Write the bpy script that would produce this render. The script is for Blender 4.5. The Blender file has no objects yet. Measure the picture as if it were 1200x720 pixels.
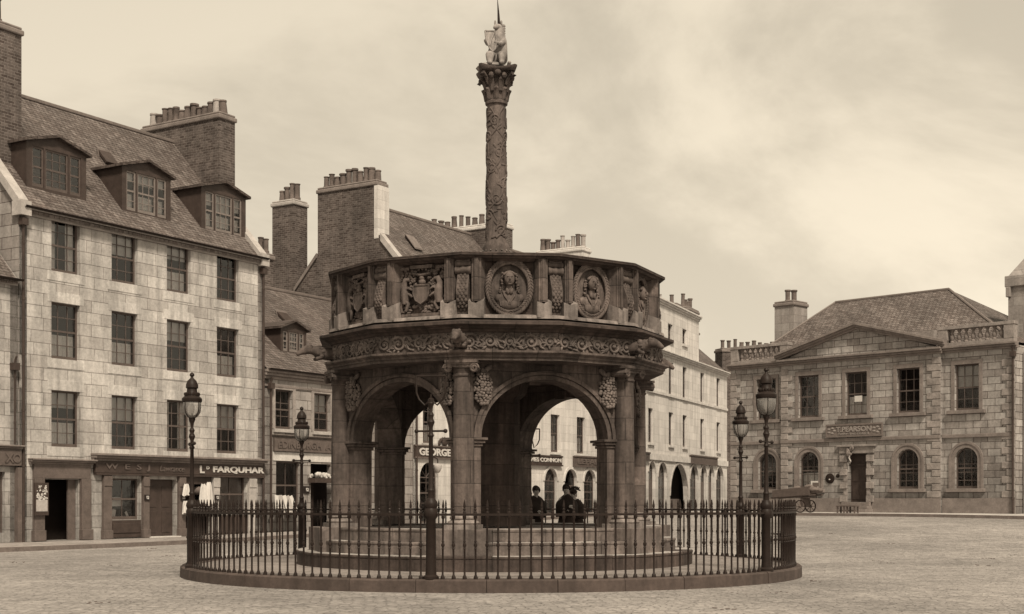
import bpy, bmesh, math, random
from mathutils import Matrix, Vector
R = math.radians
rnd = random.Random(21)
C = bpy.data.collections.new('place'); bpy.context.scene.collection.children.link(C)
sc = bpy.context.scene
pi = math.pi
sin, cos = math.sin, math.cos

# ------------------------------------------------------------------ camera facts
CAMZ, FPX, HX, HY = 1.45, 1600.0, 600.0, 585.0

# ------------------------------------------------------------------ materials
def tint(v, k=1.0):
    s = (math.log(max(v, .005)) - math.log(.04)) / (math.log(.5) - math.log(.04))
    s = min(1, max(0, s))
    return (v, v * (.70 + .255 * s), v * (.60 + .32 * s), 1)

class NT:
    def __init__(s, name):
        s.m = bpy.data.materials.new(name); s.m.use_nodes = True
        s.t = s.m.node_tree; s.t.nodes.clear()
        s.out = s.n('ShaderNodeOutputMaterial')
    def n(s, typ, **kw):
        nd = s.t.nodes.new(typ)
        for k, v in kw.items():
            if k.startswith('i_'):
                nd.inputs[k[2:].replace('_', ' ')].default_value = v
            else: setattr(nd, k, v)
        return nd
    def l(s, a, b): s.t.links.new(a, b)
    def math(s, op, a, b=None, c=None, clamp=False):
        nd = s.n('ShaderNodeMath', operation=op, use_clamp=clamp)
        for i, v in enumerate((a, b, c)):
            if v is None: continue
            if isinstance(v, (int, float)): nd.inputs[i].default_value = v
            else: s.l(v, nd.inputs[i])
        return nd.outputs[0]
    def vec(s, src='Object', scale=(1, 1, 1)):
        if src == 'World': o = s.n('ShaderNodeNewGeometry').outputs['Position']
        else: o = s.n('ShaderNodeTexCoord').outputs[src]
        mp = s.n('ShaderNodeMapping'); mp.inputs['Scale'].default_value = scale
        s.l(o, mp.inputs['Vector']); return mp.outputs['Vector']
    def noise(s, v, scale, detail=4, rough=.6):
        nd = s.n('ShaderNodeTexNoise'); nd.inputs['Scale'].default_value = scale
        nd.inputs['Detail'].default_value = detail; nd.inputs['Roughness'].default_value = rough
        s.l(v, nd.inputs['Vector']); return nd.outputs['Fac']
    def rng(s, v, a, b, c, d):
        nd = s.n('ShaderNodeMapRange', clamp=True); s.l(v, nd.inputs[0])
        for i, x in enumerate((a, b, c, d)): nd.inputs[i + 1].default_value = x
        return nd.outputs[0]
    def mulc(s, col, fac):
        nd = s.n('ShaderNodeMix', data_type='RGBA', blend_type='MULTIPLY'); nd.inputs[0].default_value = 1
        s.l(col, nd.inputs[6])
        s.l(fac, nd.inputs[7]); return nd.outputs[2]
    def mixc(s, fac, a, b):
        nd = s.n('ShaderNodeMix', data_type='RGBA'); s.l(fac, nd.inputs[0])
        for i, v in ((6, a), (7, b)):
            if isinstance(v, tuple): nd.inputs[i].default_value = v
            else: s.l(v, nd.inputs[i])
        return nd.outputs[2]
    def finish(s, col, rough=.85, bump=None, dist=.02, strength=.6, metallic=0, spec=.3):
        p = s.n('ShaderNodeBsdfPrincipled')
        if isinstance(col, tuple): p.inputs['Base Color'].default_value = col
        else: s.l(col, p.inputs['Base Color'])
        if isinstance(rough, (int, float)): p.inputs['Roughness'].default_value = rough
        else: s.l(rough, p.inputs['Roughness'])
        p.inputs['Metallic'].default_value = metallic
        p.inputs['Specular IOR Level'].default_value = spec
        if bump is not None:
            b = s.n('ShaderNodeBump'); b.inputs['Distance'].default_value = dist; b.inputs['Strength'].default_value = strength
            s.l(bump, b.inputs['Height']); s.l(b.outputs[0], p.inputs['Normal'])
        s.l(p.outputs[0], s.out.inputs[0]); return s.m

def masonry(name, v1, v2, bw, bh, mortar_v, ms=.006, stain=.35, zk=1.0, grain=.25, bump=.5, off=.5, streak=.25, rough=.88, seedz=0.0, sq=1.0, low=0.0):
    m = NT(name)
    o = m.n('ShaderNodeTexCoord').outputs['Object']
    sp = m.n('ShaderNodeSeparateXYZ'); m.l(o, sp.inputs[0])
    xy = m.math('ADD', sp.outputs[0], sp.outputs[1])
    zz = m.math('MULTIPLY_ADD', sp.outputs[2], zk, seedz)
    # slightly wandering joints
    cb0 = m.n('ShaderNodeCombineXYZ'); m.l(xy, cb0.inputs[0]); m.l(zz, cb0.inputs[1])
    wob = m.noise(cb0.outputs[0], 1.3 / bw, 2)
    xy2 = m.math('MULTIPLY_ADD', wob, bw * .10, xy)
    cb = m.n('ShaderNodeCombineXYZ'); m.l(xy2, cb.inputs[0]); m.l(zz, cb.inputs[1])
    b = m.n('ShaderNodeTexBrick', offset=off, squash=sq, squash_frequency=3)
    b.inputs['Scale'].default_value = 1; b.inputs['Brick Width'].default_value = bw
    b.inputs['Row Height'].default_value = bh; b.inputs['Mortar Size'].default_value = ms
    b.inputs['Mortar Smooth'].default_value = .3; b.inputs['Bias'].default_value = -.1
    b.inputs['Color1'].default_value = tint(v1); b.inputs['Color2'].default_value = tint(v2)
    b.inputs['Mortar'].default_value = tint(mortar_v)
    m.l(cb.outputs[0], b.inputs['Vector'])
    big = m.noise(cb0.outputs[0], .55, 5, .65)
    f1 = m.rng(big, .3, .7, 1 - stain, 1 + stain * .3)
    mp = m.n('ShaderNodeMapping'); mp.inputs['Scale'].default_value = (1.6, .16, 1); m.l(cb0.outputs[0], mp.inputs[0])
    st = m.noise(mp.outputs[0], 2.0, 4, .6)
    f2 = m.rng(st, .35, .7, 1 - streak, 1.06)
    gr = m.noise(o, 9.0, 5, .75)
    f3 = m.rng(gr, .25, .75, 1 - grain, 1 + grain)
    f = m.math('MULTIPLY', m.math('MULTIPLY', f1, f2), f3)
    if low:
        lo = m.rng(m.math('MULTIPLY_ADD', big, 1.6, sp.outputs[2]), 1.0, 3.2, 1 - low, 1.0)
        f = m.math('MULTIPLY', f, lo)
    col = m.mulc(b.outputs[0], f)
    h = m.math('SUBTRACT', m.math('MULTIPLY', gr, .35), b.outputs['Fac'])
    return m.finish(col, rough, h, .02, bump)

def plain(name, v, rough=.7, var=.25, scale=3, bump=.2, src='Object', metallic=0, spec=.3, col=None):
    m = NT(name)
    w = m.vec(src)
    n1 = m.noise(w, scale, 5, .65); n2 = m.noise(w, scale * 7, 3, .7)
    f = m.math('MULTIPLY', m.rng(n1, .3, .7, 1 - var, 1 + var * .6), m.rng(n2, .3, .7, 1 - var * .5, 1 + var * .5))
    rgb = m.n('ShaderNodeRGB'); rgb.outputs[0].default_value = col or tint(v)
    return m.finish(m.mulc(rgb.outputs[0], f), rough, n2, .01, bump, metallic, spec)

M = {}
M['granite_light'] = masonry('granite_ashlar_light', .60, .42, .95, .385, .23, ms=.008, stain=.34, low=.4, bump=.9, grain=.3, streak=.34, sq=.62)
M['slab'] = masonry('granite_slab', .62, .50, 9, 9, .5, ms=.001, stain=.3, streak=.4, grain=.3)
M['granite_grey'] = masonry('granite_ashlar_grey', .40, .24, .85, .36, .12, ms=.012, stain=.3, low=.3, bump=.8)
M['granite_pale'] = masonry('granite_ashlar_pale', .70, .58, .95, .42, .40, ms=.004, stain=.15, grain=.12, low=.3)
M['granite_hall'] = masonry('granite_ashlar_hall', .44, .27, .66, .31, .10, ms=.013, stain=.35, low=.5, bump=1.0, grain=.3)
M['granite_tower'] = masonry('granite_ashlar_tower', .36, .28, .9, .4, .16, stain=.2)
M['stone_trim'] = plain('dressed_granite_trim', .40, .85, .25, 2.5)
M['stone_trim_dark'] = plain('weathered_granite_trim', .20, .88, .3, 2.5)
M['trim_mid'] = plain('sandy_trim', .28, .88, .3, 2.5)
M['stone_white'] = plain('pale_cope_stone', .55, .85, .25, 2.5)
M['brick'] = masonry('sooty_brick', .150, .060, .25, .095, .20, ms=.013, stain=.4, grain=.4, bump=.7)
M['slate'] = masonry('roof_slate', .20, .11, .20, .14, .06, ms=.012, zk=1.35, stain=.4, grain=.55, bump=1.0, rough=.75)
M['slate_dark'] = masonry('roof_slate_dark', .12, .07, .24, .17, .035, ms=.010, zk=1.35, stain=.35, grain=.4, bump=.9, rough=.7)
M['timber'] = plain('dark_painted_timber', .055, .55, .3, 4)
M['timber_mid'] = plain('worn_painted_timber', .12, .6, .3, 4)
M['sash'] = plain('sash_paint', .10, .5, .25, 5)
M['sash_light'] = plain('pale_sash_and_glint', .20, .5, .2, 5)  # pale frames; on the tenement dormers the tone stands in for light reflections
M['iron'] = plain('black_painted_iron', .022, .5, .3, 9, .15, 'World', 0, .16)
M['lead'] = plain('lead_flashing', .17, .6, .25, 4)
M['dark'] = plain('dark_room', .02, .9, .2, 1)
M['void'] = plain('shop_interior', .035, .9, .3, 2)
M['blind'] = plain('linen_blind', .50, .9, .15, 4)
M['curtain'] = plain('net_curtain', .75, .9, .2, 14)
M['cloth_white'] = plain('white_cloth', .58, .9, .12, 8)
M['paper'] = plain('paper', .55, .9, .1, 8)
M['pot'] = plain('chimney_pot_clay', .13, .85, .4, 2, .2, 'World')
M['pot_pale'] = plain('chimney_pot_pale', .33, .85, .3, 2, .2, 'World')
M['gold'] = plain('sign_lettering', .52, .6, .15, 8)
M['faded'] = plain('faded_lettering', .115, .7, .2, 8)
M['shawl'] = plain('dark_wool', .022, .95, .35, 9)
M['dress'] = plain('dark_dress', .035, .9, .3, 9)
M['skin'] = plain('skin', .38, .6, .08, 20, .05)
M['hair'] = plain('hair', .03, .6, .3, 30)
M['wood'] = plain('weathered_wood', .10, .8, .35, 6)
M['sack'] = plain('sacking', .14, .95, .3, 9)

def glass():
    m = NT('window_glass')
    w = m.vec('World'); n = m.noise(w, 1.7, 3)
    g = m.n('ShaderNodeBsdfGlossy'); g.inputs['Roughness'].default_value = .06; g.inputs['Color'].default_value = (.85, .85, .85, 1)
    t = m.n('ShaderNodeBsdfTransparent'); t.inputs[0].default_value = (.95, .95, .95, 1)
    b = m.n('ShaderNodeBump'); b.inputs['Distance'].default_value = .02; b.inputs['Strength'].default_value = .35
    m.l(n, b.inputs['Height']); m.l(b.outputs[0], g.inputs['Normal'])
    fr = m.n('ShaderNodeFresnel'); fr.inputs[0].default_value = 1.5
    f = m.math('MULTIPLY_ADD', fr.outputs[0], .9, .05, True)
    mx = m.n('ShaderNodeMixShader'); m.l(f, mx.inputs[0]); m.l(t.outputs[0], mx.inputs[1]); m.l(g.outputs[0], mx.inputs[2])
    m.l(mx.outputs[0], m.out.inputs[0]); return m.m
M['glass'] = glass()
def lampglass():
    m = NT('lantern_glass')
    g = m.n('ShaderNodeBsdfGlossy'); g.inputs['Roughness'].default_value = .08
    t = m.n('ShaderNodeBsdfTransparent'); t.inputs[0].default_value = (.86, .86, .86, 1)
    d = m.n('ShaderNodeBsdfDiffuse'); d.inputs[0].default_value = tint(.7)
    fr = m.n('ShaderNodeFresnel'); fr.inputs[0].default_value = 1.45
    mx = m.n('ShaderNodeMixShader'); m.l(fr.outputs[0], mx.inputs[0]); m.l(t.outputs[0], mx.inputs[1]); m.l(g.outputs[0], mx.inputs[2])
    m2 = m.n('ShaderNodeMixShader'); m2.inputs[0].default_value = .17; m.l(mx.outputs[0], m2.inputs[1]); m.l(d.outputs[0], m2.inputs[2])
    m.l(m2.outputs[0], m.out.inputs[0]); return m.m
M['lampglass'] = lampglass()

def crossstone(name, v, k=1.0, joints=False):
    m = NT(name); w = m.vec('World')
    n1 = m.noise(w, 1.1, 5, .65); n2 = m.noise(w, 14, 5, .7)
    ws = m.vec('World', (5, 5, .45)); n3 = m.noise(ws, 1.2, 5, .65); n4 = m.noise(w, 3.1, 6, .7)
    f = m.math('MULTIPLY', m.rng(n1, .32, .68, .58, 1.28), m.rng(n2, .25, .75, .70, 1.30))
    f = m.math('MULTIPLY', f, m.rng(n3, .36, .62, .52, 1.12))
    f = m.math('ADD', f, m.rng(n4, .58, .72, 0, .55))
    rgb = m.n('ShaderNodeRGB'); rgb.outputs[0].default_value = tint(v)
    h = n2
    if joints:
        p = m.n('ShaderNodeNewGeometry').outputs['Position']; sp = m.n('ShaderNodeSeparateXYZ'); m.l(p, sp.inputs[0])
        ang = m.math('ARCTAN2', m.math('ADD', sp.outputs[0], .3375), m.math('SUBTRACT', 27.0, sp.outputs[1]))
        cb = m.n('ShaderNodeCombineXYZ'); m.l(m.math('MULTIPLY', ang, 3.0), cb.inputs[0]); m.l(m.math('SUBTRACT', sp.outputs[2], .92), cb.inputs[1])
        b = m.n('ShaderNodeTexBrick', offset=.5); b.inputs['Scale'].default_value = 1; b.inputs['Brick Width'].default_value = .72; b.inputs['Row Height'].default_value = .40
        b.inputs['Mortar Size'].default_value = .008; b.inputs['Mortar Smooth'].default_value = .4; b.inputs['Color1'].default_value = (1.15, 1.15, 1.15, 1); b.inputs['Color2'].default_value = (.78, .78, .78, 1); b.inputs['Mortar'].default_value = (.5, .5, .5, 1)
        m.l(cb.outputs[0], b.inputs['Vector'])
        bwn = m.n('ShaderNodeRGBToBW'); m.l(b.outputs[0], bwn.inputs[0]); f = m.math('MULTIPLY', f, bwn.outputs[0])
        h = m.math('SUBTRACT', n2, m.math('MULTIPLY', b.outputs['Fac'], .8))
    return m.finish(m.mulc(rgb.outputs[0], f), .85, h, .014, .6)
M['cross'] = crossstone('weathered_sandstone', .112, joints=True)
M['cross_dark'] = crossstone('darkened_sandstone', .065, joints=True)  # darker copy of the stone, paints shade into the arch interior
M['cross_carved'] = crossstone('carved_sandstone', .118)
M['cross_frieze'] = crossstone('frieze_sandstone', .15)
M['cross_light'] = crossstone('pale_sandstone', .21)  # paler tone for column bases, ledge, pilaster blocks and studs
M['cross_step'] = crossstone('step_stone', .15)
M['step_dark'] = crossstone('dark_step', .075); M['tread'] = crossstone('lit_tread', .40)  # darker lowest step; tread tone paints in light on the step tops
M['marble'] = crossstone('weathered_marble', .33)

def kerbmat():
    m = NT('kerb_stone'); w = m.vec('World')
    n1 = m.noise(w, .9, 5, .65); n2 = m.noise(w, 12, 5, .7)
    ws = m.vec('World', (4, 4, 1)); n3 = m.noise(ws, 1.2, 4, .6)
    f = m.math('MULTIPLY', m.rng(n1, .3, .7, .75, 1.2), m.rng(n2, .25, .75, .75, 1.25))
    f = m.math('MULTIPLY', f, m.rng(n3, .35, .68, .75, 1.1))
    rgb = m.n('ShaderNodeRGB'); rgb.outputs[0].default_value = tint(.075)
    return m.finish(m.mulc(rgb.outputs[0], f), .88, n2, .012, .5)
M['kerb'] = kerbmat(); M['kerb_grey'] = plain('kerb_granite', .15, .9, .3, 2, .2, 'World')

def setts(name, v, bw, bh, rot, dirt=.3, rough=.9):
    m = NT(name)
    o = m.n('ShaderNodeNewGeometry').outputs['Position']
    mp = m.n('ShaderNodeMapping'); mp.inputs['Rotation'].default_value = (0, 0, rot); m.l(o, mp.inputs[0])
    nw = m.n('ShaderNodeTexNoise'); nw.inputs['Scale'].default_value = 1.5; nw.inputs['Detail'].default_value = 3; m.l(mp.outputs[0], nw.inputs['Vector'])
    mad = m.n('ShaderNodeVectorMath', operation='MULTIPLY_ADD'); m.l(nw.outputs['Color'], mad.inputs[0])
    mad.inputs[1].default_value = (.10, .08, 0); m.l(mp.outputs[0], mad.inputs[2])
    if name.startswith('granite_setts'):
        sc_ = m.n('ShaderNodeVectorMath', operation='MULTIPLY'); m.l(mad.outputs[0], sc_.inputs[0]); sc_.inputs[1].default_value = (6.5, 9.0, 0)
        ve = m.n('ShaderNodeTexVoronoi', feature='DISTANCE_TO_EDGE'); m.l(sc_.outputs[0], ve.inputs['Vector']); ve.inputs['Randomness'].default_value = .7; ve.inputs['Scale'].default_value = 1
        vc = m.n('ShaderNodeTexVoronoi', feature='F1'); m.l(sc_.outputs[0], vc.inputs['Vector']); vc.inputs['Randomness'].default_value = .7; vc.inputs['Scale'].default_value = 1
        sv = m.n('ShaderNodeSeparateColor'); m.l(vc.outputs['Color'], sv.inputs[0])
        edge = m.rng(ve.outputs['Distance'], .0, .10, 1, 0)
        shade = m.math('MULTIPLY', m.rng(sv.outputs[0], 0, 1, .82, 1.12), m.rng(edge, 0, 1, 1, .66))
        base = m.n('ShaderNodeRGB'); base.outputs[0].default_value = tint(v)
        class _B: outputs = {0: m.mulc(base.outputs[0], shade), 'Fac': edge}
        b = _B
    else:
        b = m.n('ShaderNodeTexBrick', offset=.5); b.inputs['Scale'].default_value = 1
        b.inputs['Brick Width'].default_value = bw; b.inputs['Row Height'].default_value = bh
        b.inputs['Mortar Size'].default_value = .014; b.inputs['Mortar Smooth'].default_value = .6
        b.inputs['Color1'].default_value = tint(v * 1.08); b.inputs['Color2'].default_value = tint(v * .86); b.inputs['Mortar'].default_value = tint(v * .74)
        m.l(mad.outputs[0], b.inputs['Vector'])
    n1 = m.noise(o, .16, 6, .62); n2 = m.noise(o, 1.6, 5, .7); n3 = m.noise(o, 11, 4, .7)
    n4 = m.noise(o, 4.2, 3, .65)
    f = m.math('MULTIPLY', m.rng(n1, .32, .68, 1 - dirt, 1.1), m.rng(n2, .3, .7, .84, 1.10))
    f = m.math('MULTIPLY', f, m.rng(n3, .25, .75, .70, 1.24))
    f = m.math('MULTIPLY', f, m.rng(n4, .36, .62, .82, 1.06))
    h = m.math('SUBTRACT', m.math('MULTIPLY', n3, .6), b.outputs['Fac'])
    # dust lying in the joints in patches
    dust = m.rng(n2, .42, .62, 0, .75)
    col = m.mixc(dust, b.outputs[0], tint(v * .98))
    return m.finish(m.mulc(col, f), rough, h, .03, .75)
M['setts'] = setts('granite_setts', .385, .24, .13, R(-6), .42)
M['pave'] = setts('pavement_flags', .32, .9, .6, R(58), .2)
M['pave_hall'] = setts('pavement_flags_hall', .50, .9, .6, R(-45), .15)
M['inner'] = setts('inner_paving', .27, .7, .55, R(20), .25)

# ------------------------------------------------------------------ geometry helpers
class MB:
    def __init__(s): s.v = []; s.f = []; s.m = Matrix()
    def P(s, p): return s.m @ Vector(p)
    def add(s, vs, fs):
        b = len(s.v); s.v += [s.P(p) for p in vs]; s.f += [tuple(b + i for i in f) for f in fs]; return s
    def quad(s, a, b, c, d): return s.add([a, b, c, d], [(0, 1, 2, 3)])
    def poly(s, pts): return s.add(pts, [tuple(range(len(pts)))])
    def box(s, x0, x1, y0, y1, z0, z1):
        return s.add([(x0, y0, z0), (x1, y0, z0), (x1, y1, z0), (x0, y1, z0), (x0, y0, z1), (x1, y0, z1), (x1, y1, z1), (x0, y1, z1)],
                     [(0, 3, 2, 1), (4, 5, 6, 7), (0, 1, 5, 4), (1, 2, 6, 5), (2, 3, 7, 6), (3, 0, 4, 7)])
    def loft(s, rings, cap=True, closed=True):
        n = len(rings[0]); vs = [p for r in rings for p in r]; fs = []
        for i in range(len(rings) - 1):
            for j in range(n if closed else n - 1):
                k = (j + 1) % n
                fs.append((i * n + j, i * n + k, (i + 1) * n + k, (i + 1) * n + j))
        if cap:
            fs.append(tuple(range(n - 1, -1, -1))); fs.append(tuple((len(rings) - 1) * n + j for j in range(n)))
        return s.add(vs, fs)
    def lathe(s, prof, seg=16, c=(0, 0), a0=0.0, cap=True):
        rings = [[(c[0] + r * sin(a0 + 2 * pi * j / seg), c[1] - r * cos(a0 + 2 * pi * j / seg), z) for j in range(seg)] for r, z in prof]
        return s.loft(rings, cap)
    def tube(s, pts, r, seg=6, cap=True):
        pts = [Vector(p) for p in pts]; rings = []
        up = Vector((0, 0, 1)); n0 = None
        for i, p in enumerate(pts):
            d = (pts[min(i + 1, len(pts) - 1)] - pts[max(i - 1, 0)])
            if d.length < 1e-9: d = Vector((0, 0, 1))
            d.normalize()
            if n0 is None:
                a = Vector((1, 0, 0)) if abs(d.x) < .8 else Vector((0, 1, 0))
                n0 = d.cross(a).normalized()
            n0 = (n0 - d * n0.dot(d)).normalized(); b = d.cross(n0)
            rr = r[i] if isinstance(r, (list, tuple)) else r
            rings.append([tuple(p + rr * (cos(2 * pi * j / seg) * n0 + sin(2 * pi * j / seg) * b)) for j in range(seg)])
        return s.loft(rings, cap)
    def ell(s, c, rx, ry=None, rz=None, rot=None, seg=8, rings=5):
        ry = rx if ry is None else ry; rz = rx if rz is None else rz
        vs = [(0, 0, -rz)]; fs = []
        for i in range(1, rings):
            t = -pi / 2 + pi * i / rings
            for j in range(seg):
                a = 2 * pi * j / seg
                vs.append((rx * cos(t) * cos(a), ry * cos(t) * sin(a), rz * sin(t)))
        vs.append((0, 0, rz)); L = len(vs) - 1
        for j in range(seg):
            k = (j + 1) % seg
            fs.append((0, 1 + k, 1 + j)); fs.append((L, L - seg + j, L - seg + k))
            for i in range(rings - 2):
                o = 1 + i * seg; fs.append((o + j, o + k, o + seg + k, o + seg + j))
        mt = Matrix.Translation(c) @ (rot.to_4x4() if rot else Matrix())
        return s.add([mt @ Vector(v) for v in vs], fs)
    def prism(s, pts, y0, y1):     # polygon in x,z extruded along y
        n = len(pts)
        vs = [(x, y0, z) for x, z in pts] + [(x, y1, z) for x, z in pts]
        fs = [tuple(range(n)), tuple(range(2 * n - 1, n - 1, -1))] + [(i, i + n, (i + 1) % n + n, (i + 1) % n) for i in range(n)]
        return s.add(vs, fs)
    def mesh(s, name, mat, smooth=False, ang=40, recalc=True):
        me = bpy.data.meshes.new(name); me.from_pydata([tuple(v) for v in s.v], [], s.f); me.update()
        bm = bmesh.new(); bm.from_mesh(me); bmesh.ops.recalc_face_normals(bm, faces=bm.faces if recalc else [])
        if smooth:
            for f in bm.faces: f.smooth = True
            for e in bm.edges:
                if len(e.link_faces) == 2 and e.calc_face_angle(0) > R(ang): e.smooth = False
        bm.to_mesh(me); bm.free()
        me.materials.append(mat); return me
    def build(s, name, mat, parent=None, smooth=False, loc=None, bevel=0, ang=40):
        return link(name, s.mesh(name, M[mat] if isinstance(mat, str) else mat, smooth, ang), parent, loc, bevel=bevel)

def link(name, me, parent=None, loc=None, rz=0, bevel=0):
    o = bpy.data.objects.new(name, me); C.objects.link(o)
    if parent: o.parent = parent
    if loc: o.location = loc
    o.rotation_euler[2] = rz
    if bevel:
        b = o.modifiers.new('bevel', 'BEVEL'); b.width = bevel; b.segments = 2; b.limit_method = 'ANGLE'; b.angle_limit = R(40)
    return o
def tag(o, label=None, cat=None, group=None, kind=None):
    if label: o['label'] = label
    if cat: o['category'] = cat
    if group: o['group'] = group
    if kind: o['kind'] = kind
    return o
def thing(name, label, cat, loc=(0, 0, 0), rz=0, group=None):
    o = bpy.data.objects.new(name, None); C.objects.link(o); o.location = loc; o.rotation_euler[2] = rz; o.empty_display_size = .2
    return tag(o, label, cat, group)
kids = {}
def copy_tree(o, parent=None):
    c = o.copy(); C.objects.link(c)
    if parent: c.parent = parent
    for ch in [x for x in C.objects if x.parent is o]: copy_tree(ch, c)
    return c
def evalmesh(o):
    dg = bpy.context.evaluated_depsgraph_get(); dg.update()
    return bpy.data.meshes.new_from_object(o.evaluated_get(dg))
def text(name, s, h, parent, mat, loc, width=None, bold=.02, depth=.012, align='CENTER', shear=0):
    cu = bpy.data.curves.new(name, 'FONT'); cu.body = s; cu.size = 1; cu.offset = bold; cu.extrude = .01; cu.align_x = align; cu.align_y = 'CENTER'; cu.shear = shear
    cu.resolution_u = 3
    t = bpy.data.objects.new(name, cu); C.objects.link(t); me = evalmesh(t); bpy.data.objects.remove(t)
    xs = [v.co.x for v in me.vertices]; ys = [v.co.y for v in me.vertices]
    w, hh = max(xs) - min(xs), max(ys) - min(ys)
    sy = h / hh; sx = (width / w) if width else sy
    cx, cy = (max(xs) + min(xs)) / 2, (max(ys) + min(ys)) / 2
    for v in me.vertices:
        x, y, z = v.co; v.co = ((x - cx) * sx, -(z * depth / .01) - depth, (y - cy) * sy)
    me.materials.clear(); me.materials.append(M[mat]); me.name = name
    return link(name, me, parent, loc)
def skin(verts, edges, radii, sub=1, mat=None, name='body'):
    me = bpy.data.meshes.new(name); me.from_pydata(verts, edges, []); me.update()
    o = bpy.data.objects.new(name, me); C.objects.link(o)
    o.modifiers.new('s', 'SKIN')
    for i, r in enumerate(radii):
        sv = me.skin_vertices[0].data[i]; rr = r if isinstance(r, tuple) else (r, r); sv.radius = rr; sv.use_root = (i == 0)
    if sub:
        m = o.modifiers.new('u', 'SUBSURF'); m.levels = sub; m.render_levels = sub
    out = evalmesh(o); bpy.data.objects.remove(o)
    for p in out.polygons: p.use_smooth = True
    out.materials.clear()
    if mat: out.materials.append(M[mat])
    return out
def mesh_into(mb, me):
    mb.add([tuple(v.co) for v in me.vertices], [tuple(p.vertices) for p in me.polygons])

def S(x): x = min(1, max(0, x)); return x * x * (3 - 2 * x)
def gz(X, Y): return .70 * S((Y - 29) / 30) * S((X + 14) / 24)

# ------------------------------------------------------------------ ground, pavements
def ground():
    xs = [-700, -300, -120, -60, -40] + [-30 + i * 1.5 for i in range(41)] + [40, 60, 120, 300, 700]
    ys = [-300, -100, -40, -15, 0] + [4 + i * 1.5 for i in range(56)] + [95, 110, 150, 300, 900]
    mb = MB(); n = len(xs)
    vs = [(x, y, gz(x, y)) for y in ys for x in xs]
    fs = [(j * n + i, j * n + i + 1, (j + 1) * n + i + 1, (j + 1) * n + i) for j in range(len(ys) - 1) for i in range(n - 1)]
    mb.add(vs, fs); o = mb.build('ground', 'setts', smooth=True); tag(o, kind='structure')
ground()

AX = (.527, .85); _l = math.hypot(*AX); AX = (AX[0] / _l, AX[1] / _l)
ANG = math.atan2(AX[1], AX[0])
def mainline(t): return (-14.8 + AX[0] * t, 42 + AX[1] * t)

class Fac:
    """A facade plane: local x along the wall, local y into the building, z up from the base."""
    def __init__(s, o, ang, zb): s.ox, s.oy = o; s.a = ang; s.zb = zb; s.ca, s.sa = cos(ang), sin(ang)
    def U(s, px, d=0):
        r = (px - HX) / FPX
        return (r * (s.oy + d * s.ca) - s.ox + d * s.sa) / (s.ca - r * s.sa)
    def Z(s, px, py, d=0):
        Y = s.oy + s.U(px, d) * s.sa + d * s.ca
        return CAMZ + (HY - py) / FPX * Y - s.zb
    def W(s, u, d): return (s.ox + u * s.ca - d * s.sa, s.oy + u * s.sa + d * s.ca)

def pavement(name, o, ang, u0, u1, w, mat, rise=.13):
    f = Fac(o, ang, 0); mb = MB(); n = max(2, int((u1 - u0) / 2))
    def ring(u, d):
        p = f.W(u, d); return p
    rows = []
    for i in range(n + 1):
        u = u0 + (u1 - u0) * i / n
        a = f.W(u, 1.5); b = f.W(u, -w + .16); c = f.W(u, -w)
        ga, gb, gc = gz(*a), gz(*b), gz(*c)
        rows.append([(a[0], a[1], ga + rise), (b[0], b[1], gb + rise), (c[0], c[1], gc + rise - .01), (c[0], c[1], gc - .3)])
    kr = MB(); kr.loft([r_[1:] for r_ in rows], cap=False, closed=False); ok_ = kr.build('kerb', 'kerb_grey'); tag(ok_, kind='structure')
    mb.loft([r_[:2] for r_ in rows], cap=False, closed=False)
    ob = mb.build(name, mat); tag(ob, kind='structure')
pavement('pavement', mainline(0), ANG, -14, 41, 3.3, 'pave')
RO = (10.96, 68.4); RA = R(-45)
pavement('pavement', RO, RA, -1.5, 26, 3.6, 'pave_hall')

# ------------------------------------------------------------------ building kit
def arc_pts(x0, x1, zs, rise, n=10):
    c = (x0 + x1) / 2; a = (x1 - x0) / 2
    return [(c - a * cos(pi * i / n), zs + rise * sin(pi * i / n)) for i in range(n + 1)]
def facade(mb, u0, u1, z0, z1, ops, rev=.22, y=0.0):
    xs = sorted({u0, u1} | {v for o in ops for v in o[:2]}); zs = sorted({z0, z1} | {v for o in ops for v in o[2:4]})
    for i in range(len(xs) - 1):
        for j in range(len(zs) - 1):
            cx, cz = (xs[i] + xs[i + 1]) / 2, (zs[j] + zs[j + 1]) / 2
            if any(o[0] < cx < o[1] and o[2] < cz < o[3] for o in ops): continue
            mb.quad((xs[i], y, zs[j]), (xs[i + 1], y, zs[j]), (xs[i + 1], y, zs[j + 1]), (xs[i], y, zs[j + 1]))
    for o in ops:
        x0, x1, a, b = o[:4]; rise = o[4] if len(o) > 4 else 0
        if rise:
            ar = arc_pts(x0, x1, b - rise, rise); h = len(ar) // 2
            for k in range(h):
                mb.poly([(x0, y, b), (ar[k][0], y, ar[k][1]), (ar[k + 1][0], y, ar[k + 1][1])])
                p, q = ar[len(ar) - 1 - k], ar[len(ar) - 2 - k]
                mb.poly([(x1, y, b), (q[0], y, q[1]), (p[0], y, p[1])])
            out = [(x0, a)] + ar + [(x1, a)]
        else: out = [(x0, a), (x0, b), (x1, b), (x1, a)]
        for k in range(len(out)):
            p, q = out[k], out[(k + 1) % len(out)]
            mb.quad((p[0], y, p[1]), (q[0], y, q[1]), (q[0], y + rev, q[1]), (p[0], y + rev, p[1]))
meshcache = {}
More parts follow.
